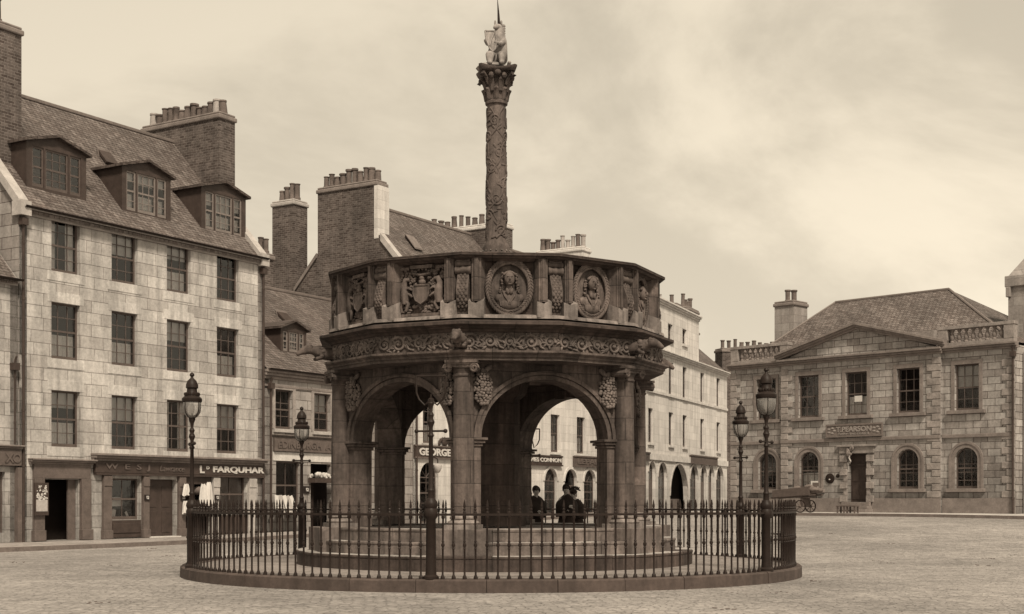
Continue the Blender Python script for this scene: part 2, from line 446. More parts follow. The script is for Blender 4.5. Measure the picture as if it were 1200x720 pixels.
def win_meshes(w, h, rise, cols, rows, kind):
    key = (round(w, 2), round(h, 2), round(rise, 2), cols, rows, kind)
    if key in meshcache: return meshcache[key]
    mb = MB(); fr = .055; x0, x1 = -w / 2, w / 2
    if rise:
        outer = [(x0, 0)] + arc_pts(x0, x1, h - rise, rise) + [(x1, 0)]
        inner = [(x0 + fr, fr)] + arc_pts(x0 + fr, x1 - fr, h - rise, rise - fr) + [(x1 - fr, fr)]
    else:
        outer = [(x0, 0), (x0, h), (x1, h), (x1, 0)]; inner = [(x0 + fr, fr), (x0 + fr, h - fr), (x1 - fr, h - fr), (x1 - fr, fr)]
    n = len(outer)
    for k in range(n):
        a, b, c, d = outer[k], outer[(k + 1) % n], inner[(k + 1) % n], inner[k]
        mb.quad((a[0], 0, a[1]), (b[0], 0, b[1]), (c[0], 0, c[1]), (d[0], 0, d[1]))
        mb.quad((d[0], 0, d[1]), (c[0], 0, c[1]), (c[0], .07, c[1]), (d[0], .07, d[1]))
    b = .026
    if kind == 'door':
        mb.box(x0 + fr, x1 - fr, .02, .06, fr, h * .62)
        mb.box(x0 + fr, x1 - fr, .015, .05, h * .62, h * .62 + .06)
        for i in (0, 1):
            cx = (x0 + fr) + (w - 2 * fr) * (i + .5) / 2; q = (w - 2 * fr) / 4 - .04
            mb.box(cx - q, cx + q, .01, .03, .15, h * .28); mb.box(cx - q, cx + q, .01, .03, h * .33, h * .57)
    else:
        zm = h * .5
        mb.box(x0 + fr, x1 - fr, .012, .05, zm - .03, zm + .03)
        mb.box(x0 + fr, x1 - fr, .012, .05, fr, fr + .05)
        for i in range(1, cols):
            x = x0 + w * i / cols; zt = h - fr
            if rise: zt = h - rise + rise * math.sqrt(max(0, 1 - (x / (w / 2)) ** 2)) - fr
            mb.box(x - b / 2, x + b / 2, .018, .045, fr, zt)
        for i in range(1, rows):
            z = h * i / rows
            if abs(z - zm) < .05 or (rise and z > h - rise + .04): continue
            mb.box(x0 + fr, x1 - fr, .016, .043, z - b / 2, z + b / 2)
        if rise and kind == 'fan':
            for a in (.25, .5, .75):
                mb.tube([(0, .03, h - rise), (w / 2 * cos(pi * a) * .95, .03, h - rise + rise * sin(pi * a) * .95)], b / 2, 4)
            mb.box(x0 + fr, x1 - fr, .012, .05, h - rise - .03, h - rise + .02)
    me = mb.mesh('window', M['sash'])
    g = MB()
    if rise: g.poly([(x, .032, z) for x, z in [(x0 + .02, .03)] + arc_pts(x0 + .02, x1 - .02, h - rise, rise - .02) + [(x1 - .02, .03)]])
    else: g.quad((x0 + .02, .032, .03), (x1 - .02, .032, .03), (x1 - .02, .032, h - .03), (x0 + .02, .032, h - .03))
    gm = g.mesh('pane', M['glass'], recalc=False)
    if gm.polygons[0].normal.y > 0: gm.flip_normals()
    meshcache[key] = (me, gm); return meshcache[key]
def pleats(mb, x0, x1, z0, z1, y, amp=.03, n=14):
    rows = []
    for k in range(n + 1):
        x = x0 + (x1 - x0) * k / n; yy = y + amp * (k % 2)
        rows.append([(x, yy, z0), (x, yy, z1)])
    mb.loft(rows, cap=False, closed=False)
def window(root, u, z, w, h, rise=0, cols=3, rows=4, y=.14, kind='sash', dress=None, flat=False, sash=None, sill=None):
    me, gm = win_meshes(w, h, rise, cols, rows, kind)
    nm = 'door' if kind == 'door' else 'window'
    o = link(nm, me, root, (u, y, z))
    if sash:
        me2 = me.copy(); me2.materials.clear(); me2.materials.append(M[sash]); o.data = me2
    p = o if not flat else root
    off = (0, 0, 0) if not flat else (u, y, z)
    if True: link('pane', gm, p, off)
    if dress is None: dress = rnd.choice(['blind', 'blind', 'nets', 'both', 'low', 'none'])
    if dress in ('blind', 'both'):
        k = rnd.uniform(.25, .55)
        MB().box(-w / 2 + .04, w / 2 - .04, .10, .112, h * (1 - k), h - .03 - rise * .4).build('blind', 'blind', p, loc=off)
    if dress in ('nets', 'both', 'low'):
        mb = MB()
        if dress == 'nets':
            pleats(mb, -w / 2 + .04, -w * .18, .05, h - .05 - rise, .14); pleats(mb, w * .18, w / 2 - .04, .05, h - .05 - rise, .14)
        else: pleats(mb, -w / 2 + .04, w / 2 - .04, .05, h * .44, .14)
        mb.build('curtain', 'curtain', p, loc=off)
    if sill:
        MB().box(-w / 2 - .1, w / 2 + .1, -y - .10, .02 - .0, -.13, -.004).build('sill', sill, p, loc=off)
    return o
def pots_row(parent, u0, u1, d0, d1, z, n, pale=.25, hh=.55):
    for i in range(n):
        t = (i + .5) / n; u = u0 + (u1 - u0) * t; d = d0 + (d1 - d0) * t
        k = rnd.uniform(.72, 1.3); r = rnd.uniform(.135, .165)
        mb = MB(); st = rnd.randrange(3)
        if st == 0: pr = [(r * 1.1, 0), (r * 1.05, hh * .1 * k), (r * .85, hh * .14 * k), (r * .85, hh * .85 * k), (r * 1.1, hh * .88 * k), (r * 1.1, hh * k), (r * .7, hh * k), (r * .65, hh * .6 * k)]
        elif st == 1: pr = [(r * 1.15, 0), (r * .9, hh * .8 * k), (r * 1.05, hh * .84 * k), (r, hh * .95 * k), (r * .7, hh * .95 * k), (r * .6, hh * .5 * k)]
        else: pr = [(r, 0), (r, hh * .2 * k), (r * .8, hh * .25 * k), (r * .78, hh * 1.1 * k), (r * .95, hh * 1.14 * k), (r * .95, hh * 1.2 * k), (r * .6, hh * 1.2 * k), (r * .55, hh * .7 * k)]
        mb.lathe(pr, 10)
        o = mb.build('chimney_pot', 'pot_pale' if rnd.random() < pale else 'pot', parent, True, (u, d, z)); o.rotation_euler[0] = rnd.uniform(-.03, .03); o.rotation_euler[1] = rnd.uniform(-.03, .03)
def chimney(root, u0, u1, d0, d1, z0, z1, mat, npots, cope='stone_trim', pale=.25, band=True, hh=.55):
    mb = MB().box(u0, u1, d0, d1, z0, z1 - .28)
    c = mb.build('chimney', mat, root)
    mb = MB(); mb.box(u0 - .07, u1 + .07, d0 - .07, d1 + .07, z1 - .28, z1 - .10); mb.box(u0 - .02, u1 + .02, d0 - .02, d1 + .02, z1 - .10, z1)
    mb.build('chimney_cope', cope, c, bevel=.045)
    um, dm = (u0 + u1) / 2, (d0 + d1) / 2
    if abs(d1 - d0) > abs(u1 - u0): pots_row(c, um, um, d0 + .05, d1 - .05, z1, npots, pale, hh)
    else: pots_row(c, u0 + .05, u1 - .05, dm, dm, z1, npots, pale, hh)
    return c
def gable(mb, u, th, D, z0, ze, zr, dr):
    mb.m = Matrix()
    pts = [(0, z0), (0, ze), (dr, zr), (D, ze if dr < D * .9 else zr), (D, z0)]
    n = len(pts)
    vs = [(u, d, z) for d, z in pts] + [(u + th, d, z) for d, z in pts]
    mb.add(vs, [tuple(range(n)), tuple(range(2 * n - 1, n - 1, -1))] + [(i, i + n, (i + 1) % n + n, (i + 1) % n) for i in range(n)])
def slab_roof(root, u0, u1, D, ze, zr, dr, mat, over=.18, name='roof', th=.12):
    mb = MB(); s = (zr - ze) / dr; sb = (zr - ze) / (D - dr)
    ny = 14; nx = max(4, int((u1 - u0) * 1.5))
    rr = random.Random(int(u0 * 7 + zr * 31))
    # front slope as a gently sagging sheet with an underside
    for side in (0, 1):
        rows = []
        for j in range(ny + 1):
            t = j / ny
            if side == 0: d = -over + (dr + over) * t; z = ze - over * s + (zr - ze + over * s) * t
            else: d = dr + (D + over - dr) * t; z = zr - (zr - ze + over * sb) * t
            row = []
            for i in range(nx + 1):
                u = u0 + (u1 - u0) * i / nx
                sag = -.06 * sin(pi * t) * sin(pi * i / nx) + (rr.uniform(-.018, .018) if 0 < i < nx and 0 < j < ny else 0)
                row.append((u, d, z + sag + th))
            rows.append(row)
        mb.loft(rows, cap=False, closed=False)
        a, b = (rows[0], rows[-1])
        mb.quad((u0, a[0][1], a[0][2] - th), (u1, a[0][1], a[0][2] - th), (u1, b[0][1], b[0][2] - th), (u0, b[0][1], b[0][2] - th))
        if side == 0 or True:
            e = rows[0] if side == 0 else rows[-1]
            mb.quad((u0, e[0][1], e[0][2] - th), (u1, e[0][1], e[0][2] - th), (u1, e[0][1], e[0][2]), (u0, e[0][1], e[0][2]))
    o = mb.build(name, mat, root)
    MB().prism([(u0, zr + th - .06), ((u0 + u1) / 2, zr + th - .065), (u1, zr + th - .06), (u1, zr + th + .07), (u0, zr + th + .07)], dr - .09, dr + .09).build('ridge', 'lead', o, bevel=.03)
    return o
def skew(root, u, w, D, ze, zr, dr, mat, up=.25, over=.12):
    mb = MB(); s = (zr - ze) / dr
    pts = [(-over, ze - over * s + up), (dr, zr + up), (dr, zr + up - .34), (-over, ze - over * s + up - .34)]
    mb.add([(u, d, z) for d, z in pts] + [(u + w, d, z) for d, z in pts], [(0, 1, 2, 3), (7, 6, 5, 4), (0, 4, 5, 1), (1, 5, 6, 2), (2, 6, 7, 3), (3, 7, 4, 0)])
    sb = (zr - ze) / (D - dr)
    pts = [(dr, zr + up), (D, ze + up), (D, ze + up - .34), (dr, zr + up - .34)]
    mb.add([(u, d, z) for d, z in pts] + [(u + w, d, z) for d, z in pts], [(0, 1, 2, 3), (7, 6, 5, 4), (0, 4, 5, 1), (1, 5, 6, 2), (2, 6, 7, 3), (3, 7, 4, 0)])
    mb.box(u - .01, u + w + .01, -over - .14, .18, ze - over * s - .25, ze + .06)
    return mb.build('skew', mat, root)
def cornice(root, u0, u1, z, h, pr, mat, y=0.0, name='cornice', ends=True):
    mb = MB()
    e = .0 if not ends else 1
    for k, (a, b, p) in enumerate(((0, .35, .35), (.35, .7, .7), (.7, 1, 1.0))):
        mb.box(u0 - e * .05 * p, u1 + e * .05 * p, y - pr * p, y + .05, z + h * a, z + h * b)
    return mb.build(name, mat, root, bevel=.012)
def gutter(root, u0, u1, z, y=-.2, r=.065):
    mb = MB(); prof = []
    for k in range(9):
        a = pi + pi * k / 8; prof.append((y + r * cos(a), z + r * sin(a)))
    for k in range(8, -1, -1):
        a = pi + pi * k / 8; prof.append((y + (r - .012) * cos(a), z + (r - .012) * sin(a)))
    mb.loft([[(u0, a, b) for a, b in prof], [(u1, a, b) for a, b in prof]])
    return mb.build('gutter', 'iron', root, True)
def downpipe(root, u, z0, z1, y=-.1, r=.045, elbow=True):
    mb = MB(); pts = [(u, y, z0), (u, y, z1 - .2)]
    if elbow: pts += [(u, y - .02, z1 - .1), (u, y - .08, z1)]
    mb.tube(pts, r, 8)
    z = z0 + .6
    while z < z1 - .3: mb.lathe([(r * 1.35, z), (r * 1.35, z + .07)], 8, (u, y)); z += 1.7
    mb.box(u - .11, u + .11, y - .1, y + .1, z1 - .42, z1 - .2)
    return mb.build('downpipe', 'timber', root, True)
def shell(root, u0, u1, D, z0, ze, ops, mat, gm, ridge=None, dr=None, rev=.22, wallname='wall', gl=True, gr=True, z1=None):
    mb = MB(); facade(mb, u0, u1, z0, z1 or ze, ops, rev); mb.build(wallname, mat, root)
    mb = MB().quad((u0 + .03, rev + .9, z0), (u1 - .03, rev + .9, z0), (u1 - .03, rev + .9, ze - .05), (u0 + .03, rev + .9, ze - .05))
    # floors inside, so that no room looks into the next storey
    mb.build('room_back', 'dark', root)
    if gl: g = MB(); gable(g, u0 + .002, .28, D, z0, ze, ridge or ze, dr or D / 2); g.build('gable_wall', gm, root)
    if gr: g = MB(); gable(g, u1 - .282, .28, D, z0, ze, ridge or ze, dr or D / 2); g.build('gable_wall', gm, root)
    MB().box(u0 + .29, u1 - .29, D - .3, D, z0, ze).build('rear_wall', gm, root)
def dormer(root, u0, u1, zb, zt, d0, ze, sl, cols=(2, 3, 2), mat='timber', zpk=.32, bright=False):
    """timber dormer: front face at depth d0; cheeks run back into the slope z = ze + sl*d."""
    mb = MB(); th = .10
    dback = lambda z: (z - ze) / sl
    w = u1 - u0; fl = w * .09
    sw = w * .19; mw = w - 2 * fl - 2 * sw - 2 * .07
    # face frame: sill, head, posts
    mb.box(u0, u1, d0, d0 + th, zb - .25, zb + .12); mb.box(u0, u1, d0, d0 + th, zt - .12, zt)
    xs = [u0, u0 + fl, u0 + fl + sw, u0 + fl + sw + .07, u1 - fl - sw - .07, u1 - fl - sw, u1 - fl, u1]
    for a, b in ((0, 1), (2, 3), (4, 5), (6, 7)): mb.box(xs[a], xs[b], d0, d0 + th, zb + .12, zt - .12)
    mb.prism([(u0, zt), (u1, zt), ((u0 + u1) / 2, zt + zpk)], d0 + .02, d0 + th)
    for ua, ub in ((u0, u0 + .06), (u1 - .06, u1)):
        pts = [(d0 + th, zb - .25), (d0 + th, zt), (dback(zt), zt), (max(d0 + th, dback(zb - .25)), zb - .25)]
        mb.add([(ua, d, z) for d, z in pts] + [(ub, d, z) for d, z in pts], [(0, 1, 2, 3), (7, 6, 5, 4), (0, 4, 5, 1), (1, 5, 6, 2), (2, 6, 7, 3), (3, 7, 4, 0)])
    mb.quad((u0 + .06, d0 + .9, zb), (u1 - .06, d0 + .9, zb), (u1 - .06, d0 + .9, zt), (u0 + .06, d0 + .9, zt))
    o = mb.build('dormer', mat, root)
    um = (u0 + u1) / 2; ov = .14; mb = MB()
    k = zpk / (w / 2)
    for sgn in (-1, 1):
        e = um + sgn * (w / 2 + ov); zl = zt - ov * k; zp = zt + zpk
        f = d0 - .14; q = .09
        A = [(um, f, zp), (e, f, zl), (e, dback(zl) + .1, zl), (um, dback(zp) + .1, zp)]
        vs = A + [(x, d, z + q) for x, d, z in A]
        mb.add(vs, [(0, 3, 2, 1), (4, 5, 6, 7), (0, 1, 5, 4), (1, 2, 6, 5), (2, 3, 7, 6), (3, 0, 4, 7)])
    mb.build('dormer_roof', 'slate_dark', o)
    h = zt - zb - .24
    for (a, b, c) in ((1, 2, 1), (3, 4, 3), (5, 6, 1)):
        ww = xs[b] - xs[a]
        window(o, (xs[a] + xs[b]) / 2, zb + .12, ww, h, 0, c, 4, y=d0 + .03, dress=rnd.choice(['both', 'blind', 'both']) if bright else 'none', flat=True, sash='sash_light' if bright else None)
    return o
def skylight(root, u, d, w, h, ze, sl, up=.2):
    """a cast iron roof light propped open a little; lies on the slope."""
    a = math.atan(sl); mb = MB()
    o = None
    base = Vector((u, d, ze + sl * d + .14))
    m = Matrix.Translation(base) @ Matrix.Rotation(a, 4, 'X')
    mb.m = m; mb.box(-w / 2, w / 2, 0, h, 0, .08)
    o = mb.build('skylight', 'timber', root)
    g = MB(); g.m = m @ Matrix.Translation((0, h, .09)) @ Matrix.Rotation(up, 4, 'X')
    g.box(-w / 2 - .04, w / 2 + .04, -h - .04, 0, 0, .03); g.build('skylight_cover', 'lead', o)
    return o

# =================================================================== NORTH ROW
def rootN(name, label, cat, t0, zb):
    p = mainline(t0); r = thing(name, label, cat, (p[0], p[1], zb), ANG); return r, Fac(p, ANG, zb)

# ---- the tall four-storey house on the left
zb = .13
rt, F = rootN('tenement_house', 'tall four-storey granite house with three dark timber dormers above a row of shops', 'house', -.43, zb)
W1 = 10.9
ze = F.Z(27.5, 243); zr = ze + 4.75; dr = 4.25; D1 = 8.5
SL = (zr - ze) / dr
ops = []; wins = []
edges = [(61, 93), (131, 161), (196, 223), (254, 280)]
rows3 = [(F.Z(77, 524), F.Z(77, 458.5)), (F.Z(77, 421.5), F.Z(77, 356)), (F.Z(77, 320), F.Z(77, 258))]
for a, b in edges:
    uc = (F.U(a) + F.U(b)) / 2; w = 1.12
    for (z0, z1) in rows3:
        ops.append((uc - w / 2, uc + w / 2, z0, z1)); wins.append((uc, z0, w, z1 - z0))
def op(F, xa, xb, yt, yb, floor=False):
    u0, u1 = F.U(xa), F.U(xb); z1 = F.Z((xa + xb) / 2, yt); z0 = 0.02 if floor else F.Z((xa + xb) / 2, yb)
    return (u0, u1, z0, z1)
sh = {'close': op(F, 50.5, 92, 562, 0, True), 'shopwin': op(F, 129, 164, 561, 609), 'door': op(F, 173, 206, 562, 0, True),
      'clothes': op(F, 215.5, 247, 559, 0, True), 'win2': op(F, 255.5, 289, 556, 603)}
ops += list(sh.values())
shell(rt, 0, W1, D1, -.4, ze, ops, 'granite_light', 'granite_grey', zr, dr)
for i, (u, z, w, h) in enumerate(wins):
    MB().box(u - w / 2 - .17, u + w / 2 + .17, -.014, .10, z - .30, z - .002).build('sill', 'slab', rt, bevel=.006)
    MB().box(u - w / 2 - .15, u + w / 2 + .15, -.008, .10, z + h + .002, z + h + .33).build('lintel', 'slab', rt, bevel=.006) if z + h + .4 < ze - .22 else None
    window(rt, u, z, w, h, 0, 3, 4, dress=['both', 'low', 'nets', 'blind', 'low', 'blind', 'nets', 'blind', 'both', 'blind', 'low', 'none'][i % 12])
cornice(rt, 0, W1, ze - .22, .22, .2, 'stone_trim')
rf = slab_roof(rt, .0, W1 - .25, D1, ze + .02, zr, dr, 'slate')
gutter(rt, 0, W1, ze + .02, -.27)
for side in (0,):
    pass
skew(rt, -.12, .36, D1, ze + .1, zr, dr, 'stone_trim'); skew(rt, W1 - .3, .36, D1, ze + .1, zr, dr, 'stone_trim')
cl_ = F.U(24, 1.4); chimney(rt, cl_ - 1.25, cl_, 1.35, 7.2, 4, F.Z(25, 33, 1.4), 'brick', 9, 'stone_trim_dark')
chimney(rt, W1 - .42, W1 + .42, 1.8, 5.9, ze - 2, F.Z(272, 137, 1.85) + .05, 'brick', 13, 'stone_trim_dark', .3)
for (xa, xb, yt, yb) in ((31, 101, 170, 236), (143, 200, 198, 262), (236, 288, 222, 283)):
    d0 = .62
    dormer(rt, F.U(xa, d0), F.U(xb, d0), F.Z((xa + xb) / 2, yb, d0) + .2, F.Z((xa + xb) / 2, yt, d0) - .1, d0, ze + .02, SL, bright=xa > 100)
skylight(rt, F.U(125, 2.6), 2.35, .55, .7, ze, SL, .55)
downpipe(rt, F.U(25), .0, ze - .15); downpipe(rt, W1 - .08, 0, ze - .15)
# shop joinery
cu0, cu1 = F.U(34), F.U(107)
zc = F.Z(70, 540); zf0 = F.Z(70, 561)
mb = MB(); mb.box(cu0 + .12, cu1 - .1, -.10, .0, zf0, zc - .12)
mb.box(cu0 + .12, F.U(49.5), -.13, 0, .02, zf0); mb.box(F.U(93), cu1 - .1, -.13, 0, .02, zf0)
mb.box(cu0 + .08, F.U(50) - .0, -.18, 0, .02, .35); mb.box(F.U(92.6), cu1 - .06, -.18, 0, .02, .35)
o = mb.build('door_surround', 'timber_mid', rt, bevel=.01); cornice(o, cu0, cu1, zc - .12, .17, .26, 'stone_trim_dark')
# the dark passage behind the first doorway with an inner door leaf ajar
u0, u1, z0, z1 = sh['close']
MB().box(u0, u0 + .06, .2, 1.05, z0, z1 - .3).build('door', 'timber', rt)
mb = MB().box(u1 - .32, u1 - .02, .12, .18, z0, z1); mb.build('door_lining', 'timber_mid', rt)
su0, su1 = F.U(107.5), W1 - .06
zk1 = F.Z(209, 537); zk0 = F.Z(209, 541); zb0 = F.Z(209, 556.5)
o = MB().box(su0 + .06, su1, -.16, 0, zb0 - .06, zb0).build('fascia_rail', 'timber', rt)
cornice(rt, su0, su1, zk0 - .06, .24, .36, 'stone_trim_dark', name='shop_cornice')
mb = MB(); mb.prism([(su0, zk0 + .18), (su1, zk0 + .18), (su1, zk0 + .2), (su0, zk0 + .2)], -.3, 0)
for xa, xb, pm_ in ((119, 128.5, 'timber_mid'), (165.5, 172.5, 'timber_mid'), (207.5, 215, 'timber_mid'), (247.5, 255, 'stone_trim'), (289.5, 298, 'stone_trim')):
    mbx = MB()
    mbx.box(F.U(xa), F.U(xb), -.12, 0, .02, zb0 - .06); mbx.box(F.U(xa) - .03, F.U(xb) + .03, -.15, 0, .02, .3)
    mbx.box(F.U(xa) + .0, F.U(xb) - .0, -.145, -.12, zb0 - .42, zb0 - .1)
    mbx.build('pilaster', pm_, rt, bevel=.01)
for x in (169, 211.2, 251):
    num = MB().box(F.U(x) - .11, F.U(x) + .11, -.16, -.12, F.Z(x, 586.5), F.Z(x, 580)).build('number_plate', 'dark', rt)
    text('numeral', '12', .11, num, 'gold', (F.U(x), -.165, F.Z(x, 583.2)), width=.1)
u0, u1, z0, z1 = sh['shopwin']
window(rt, (u0 + u1) / 2, z0, u1 - u0, z1 - z0, 0, 2, 2, dress='none', kind='shop')
mb = MB().box(u0, u1, -.06, .0, .05, z0 - .02); mb.box(u0 + .05, u1 - .05, -.085, -.06, .2, z0 - .12); mb.build('stall_riser', 'timber', rt, bevel=.01)
u0, u1, z0, z1 = sh['door']
d = MB().box(u0, u1, .16, .2, z0, z1)
for i in range(2):
    for (a, b) in ((.15, .9), (1.02, z1 - .25)):
        cx = u0 + (u1 - u0) * (i + .5) / 2; d.box(cx - .19, cx + .19, .145, .16, z0 + a, b)
dd = d.build('door', 'timber', rt, bevel=.008)
MB().ell((u0 + .06, .12, 1.05), .04).build('handle', 'gold', dd, True)
MB().box(u0 - .05, u1 + .05, -.22, .16, -.1, .05).build('doorstep', 'stone_white', rt)
u0, u1, z0, z1 = sh['clothes']
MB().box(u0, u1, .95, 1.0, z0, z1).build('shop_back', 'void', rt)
MB().box(u0, u1, -.03, .03, z1 - .26, z1).build('transom', 'timber', rt)
u0, u1, z0, z1 = sh['win2']
window(rt, (u0 + u1) / 2, z0, u1 - u0, z1 - z0, 0, 2, 1, dress='none', kind='shop')
MB().box(u0 + .04, u1 - .04, .2, .22, z0 + .05, z1 - .03).build('blind', 'timber_mid', rt)
MB().box(u0, u1, -.06, .0, .05, z0 - .02).build('stall_riser', 'timber', rt)
# fascia sign board with its two names
sg = thing('shop_sign', 'long dark shop fascia with the name FARQUHAR in pale capitals', 'sign', (*F.W(su0, 0), zb + zb0), ANG)
sw = su1 - su0; shh = zk0 - .06 - zb0
bd = MB().box(.05, sw, -.135, 0, .005, shh - .005); bd.build('board', 'timber', sg, bevel=.01)
fx = lambda p: F.U(p) - su0
text('lettering', 'L', shh * .66, sg, 'gold', (fx(233.3), -.138, shh * .5), width=fx(236) - fx(230.6), bold=.04)
text('lettering', 'D', shh * .28, sg, 'gold', (fx(240), -.138, shh * .66), width=fx(241.8) - fx(238.2), bold=.03)
text('lettering', 'FARQUHAR', shh * .66, sg, 'gold', ((fx(246) + fx(306)) / 2, -.138, shh * .5), width=fx(306) - fx(246), bold=.04)
text('lettering', 'W  E  S  J', shh * .6, sg, 'faded', ((F.U(120) + F.U(172)) / 2 - su0, -.138, shh * .5), width=F.U(172) - F.U(120), bold=.02)
text('lettering', 'Lawrance', shh * .5, sg, 'faded', (F.U(198) - su0, -.138, shh * .5), width=F.U(212) - F.U(183), bold=.0, shear=.3)
# posters on a board beside the close
def posterboard():
    u0, u1 = F.U(35.5), F.U(51.5); z0, z1 = F.Z(44, 604), F.Z(44, 566)
    p = thing('poster_board', 'tall board plastered with torn bills beside the first doorway', 'notice board', (*F.W((u0 + u1) / 2, -.2), zb + z0), ANG)
    w = u1 - u0; h = z1 - z0
    MB().box(-w / 2, w / 2, -.02, .05, 0, h).build('board', 'timber', p)
    MB().box(-w / 2 + .04, w / 2 - .05, -.03, -.022, .12, h * .48).build('bill', 'stone_trim', p)
    mb = MB(); r2 = random.Random(4)
    for k in range(46):
        x = r2.uniform(-w / 2 + .03, w / 2 - .12); z = r2.uniform(h * .46, h - .1); a = r2.uniform(.03, .1)
        mb.poly([(x, -.033, z), (x + a, -.033, z + r2.uniform(-.02, .02)), (x + a * .8, -.033, z + a * .6), (x + .01, -.033, z + a * .5)])
    mb.build('torn_bill', 'paper', p)
posterboard()
def sheet(name, label, cat, F, xa, xb, ya, yb, y, mat='paper', tilt=0, group=None):
    xm = (xa + xb) / 2; u0, u1 = F.U(xa, y), F.U(xb, y); z0, z1 = F.Z(xm, yb, y), F.Z(xm, ya, y)
    w, h = u1 - u0, z1 - z0
    mb = MB(); mb.box(-w / 2, w / 2, -.008, .0, 0, h)
    o = mb.build(name, mat); o.location = (*F.W((u0 + u1) / 2, y), F.zb + z0); o.rotation_euler[2] = F.a; o.rotation_euler[1] = tilt
    tag(o, label, cat, group); return o
sheet('notice_sheet', 'white paper notice upright in the dark shop window', 'notice', F, 129.5, 143, 583, 593.5, .26)
sheet('notice_sheet', 'white sheet lying in the corner below the upright shop window notice', 'notice', F, 129.5, 134, 597, 609, .24, tilt=.2)
sheet('notice_sheet', 'narrow white strip leaning slantwise in the shop window', 'notice', F, 150.5, 153, 598, 610, .24, tilt=-.55)
sheet('price_card', 'small pale card hanging high in the dark shop window', 'card', F, 155.5, 158.5, 572, 577.5, .3)
def hanging(label, x, ytop, ybot, w, seed, y=-.25):
    r2 = random.Random(seed); z1 = F.Z(x, ytop, y); z0 = F.Z(x, ybot, y); u = F.U(x, y)
    rings = []; n = 10
    for k in range(8):
        t = k / 7; z = z1 + (z0 - z1) * t; ww = w * (.25 + .75 * t ** .6); ring = []
        for j in range(n * 2):
            a = 2 * pi * j / (n * 2); rr = 1 + .22 * sin(a * 5 + seed)
            ring.append((ww / 2 * cos(a) * rr, .09 * sin(a) * rr, z - z0 + .03 * sin(a * 3 + seed)))
        rings.append(ring)
    o = MB(); o.loft(rings)
    ob = o.build('hanging_garment', 'cloth_white', None, True); ob.location = (*F.W(u, y), zb + z0); ob.rotation_euler[2] = ANG
    tag(ob, label, 'garment', 'white garments hung out at the shop')
hanging('white garment hanging leftmost of the pair by the open shop front', 238.5, 568, 590, .34, 2)
hanging('longer white garment hanging right of the pair by the open shop front', 244.5, 566, 592, .36, 5)
hanging('white bundle of linen hanging high at the shop door jamb behind the lamp', 218.5, 568, 581, .3, 7)
hanging('small white cloth hanging below the linen bundle at the shop door jamb', 217.5, 588, 602, .24, 9)
o = MB().ell((0, 0, 0), .2, .14, .16).build('hat', 'sack', None, True); o.location = (*F.W(F.U(231.5, .1), .1), zb + F.Z(231.5, 575)); tag(o, 'pale rounded bundle hanging in the open shop front', 'bundle')

# ---- sliver of the neighbouring house at the far left
zb0_ = .13
rt0, F0 = rootN('corner_house', 'low granite house cut off by the left edge with a shop sign ending XO', 'house', -9.0, zb0_)
W0 = 8.52; ze0 = F0.Z(10, 326); dr0 = 4.0
o0 = [(F0.U(-8), F0.U(6), .3, F0.Z(3, 553))]
for xx in (-60, -140): o0.append((F0.U(xx), F0.U(xx) + .88, *[z - 0 for z in (3.9, 5.7)]))
shell(rt0, 0, W0, 8, -.4, ze0, o0, 'granite_light', 'granite_grey', ze0 + 4.2, dr0)
window(rt0, (o0[0][0] + o0[0][1]) / 2, .3, o0[0][1] - o0[0][0], o0[0][3] - .3, 0, 2, 2, kind='shop', dress='none')
for oo in o0[1:]: window(rt0, (oo[0] + oo[1]) / 2, oo[2], .88, 1.8, sill='stone_trim')
slab_roof(rt0, 0, W0 - .15, 8, ze0, ze0 + 4.2, dr0, 'slate'); gutter(rt0, 0, W0, ze0 - .02, -.24)
cornice(rt0, 0, W0 - .05, ze0 - .2, .2, .16, 'stone_trim')
downpipe(rt0, F0.U(15), F0.Z(15, 520), F0.Z(15, 418), r=.03)
MB().box(F0.U(17), F0.U(22), -.16, 0, .0, F0.Z(19, 548)).build('pilaster', 'timber_mid', rt0)
sg = thing('shop_sign', 'dark fascia at the far left with the worn letters XO', 'sign', (*F0.W(F0.U(-40), 0), zb0_ + F0.Z(10, 546)), ANG)
w_ = F0.U(22) - F0.U(-40); h_ = F0.Z(10, 528) - F0.Z(10, 546)
MB().box(0, w_, -.14, 0, 0, h_).build('board', 'timber_mid', sg, bevel=.01); cornice(sg, 0, w_, h_, .16, .24, 'stone_trim_dark')
text('lettering', 'X', h_ * .62, sg, 'faded', (F0.U(7.5) - F0.U(-40), -.145, h_ * .5)); text('lettering', 'O', h_ * .62, sg, 'faded', (F0.U(16) - F0.U(-40), -.145, h_ * .5))

# ---- the low two-storey house
zb = .22
rt, F = rootN('low_house', 'low two-storey house with a slated roof and one dormer next to the tall tenement', 'house', 10.5, zb)
W2 = 9.45; ze = F.Z(311, 433); zr = ze + 3.95; dr = 4.5; D2 = 8.6; SL = (zr - ze) / dr
w1 = (F.U(323.5) + F.U(341.5)) / 2; w2 = (F.U(368.5) + F.U(386)) / 2; st = w2 - w1
zz0, zz1 = F.Z(332, 503), F.Z(332, 457)
ops = []; wl = []
for k in range(4):
    u = w1 + st * k
    if u + .5 < W2: ops.append((u - .5, u + .5, zz0, zz1)); wl.append(u)
s1 = op(F, 323.5, 352, 541, 597); s2 = op(F, 364, 388, 544, 0, True)
ops += [s1, s2]; s3 = (s2[1] + .7, s2[1] + 2.3, .5, s1[3]); ops.append(s3)
shell(rt, 0, W2, D2, -.4, ze, ops, 'granite_grey', 'brick', zr, dr, gr=False)
for u in wl: window(rt, u, zz0, 1.0, zz1 - zz0, 0, 2, 3, dress='none' if u == wl[0] else 'blind', sill='stone_trim', sash='sash')
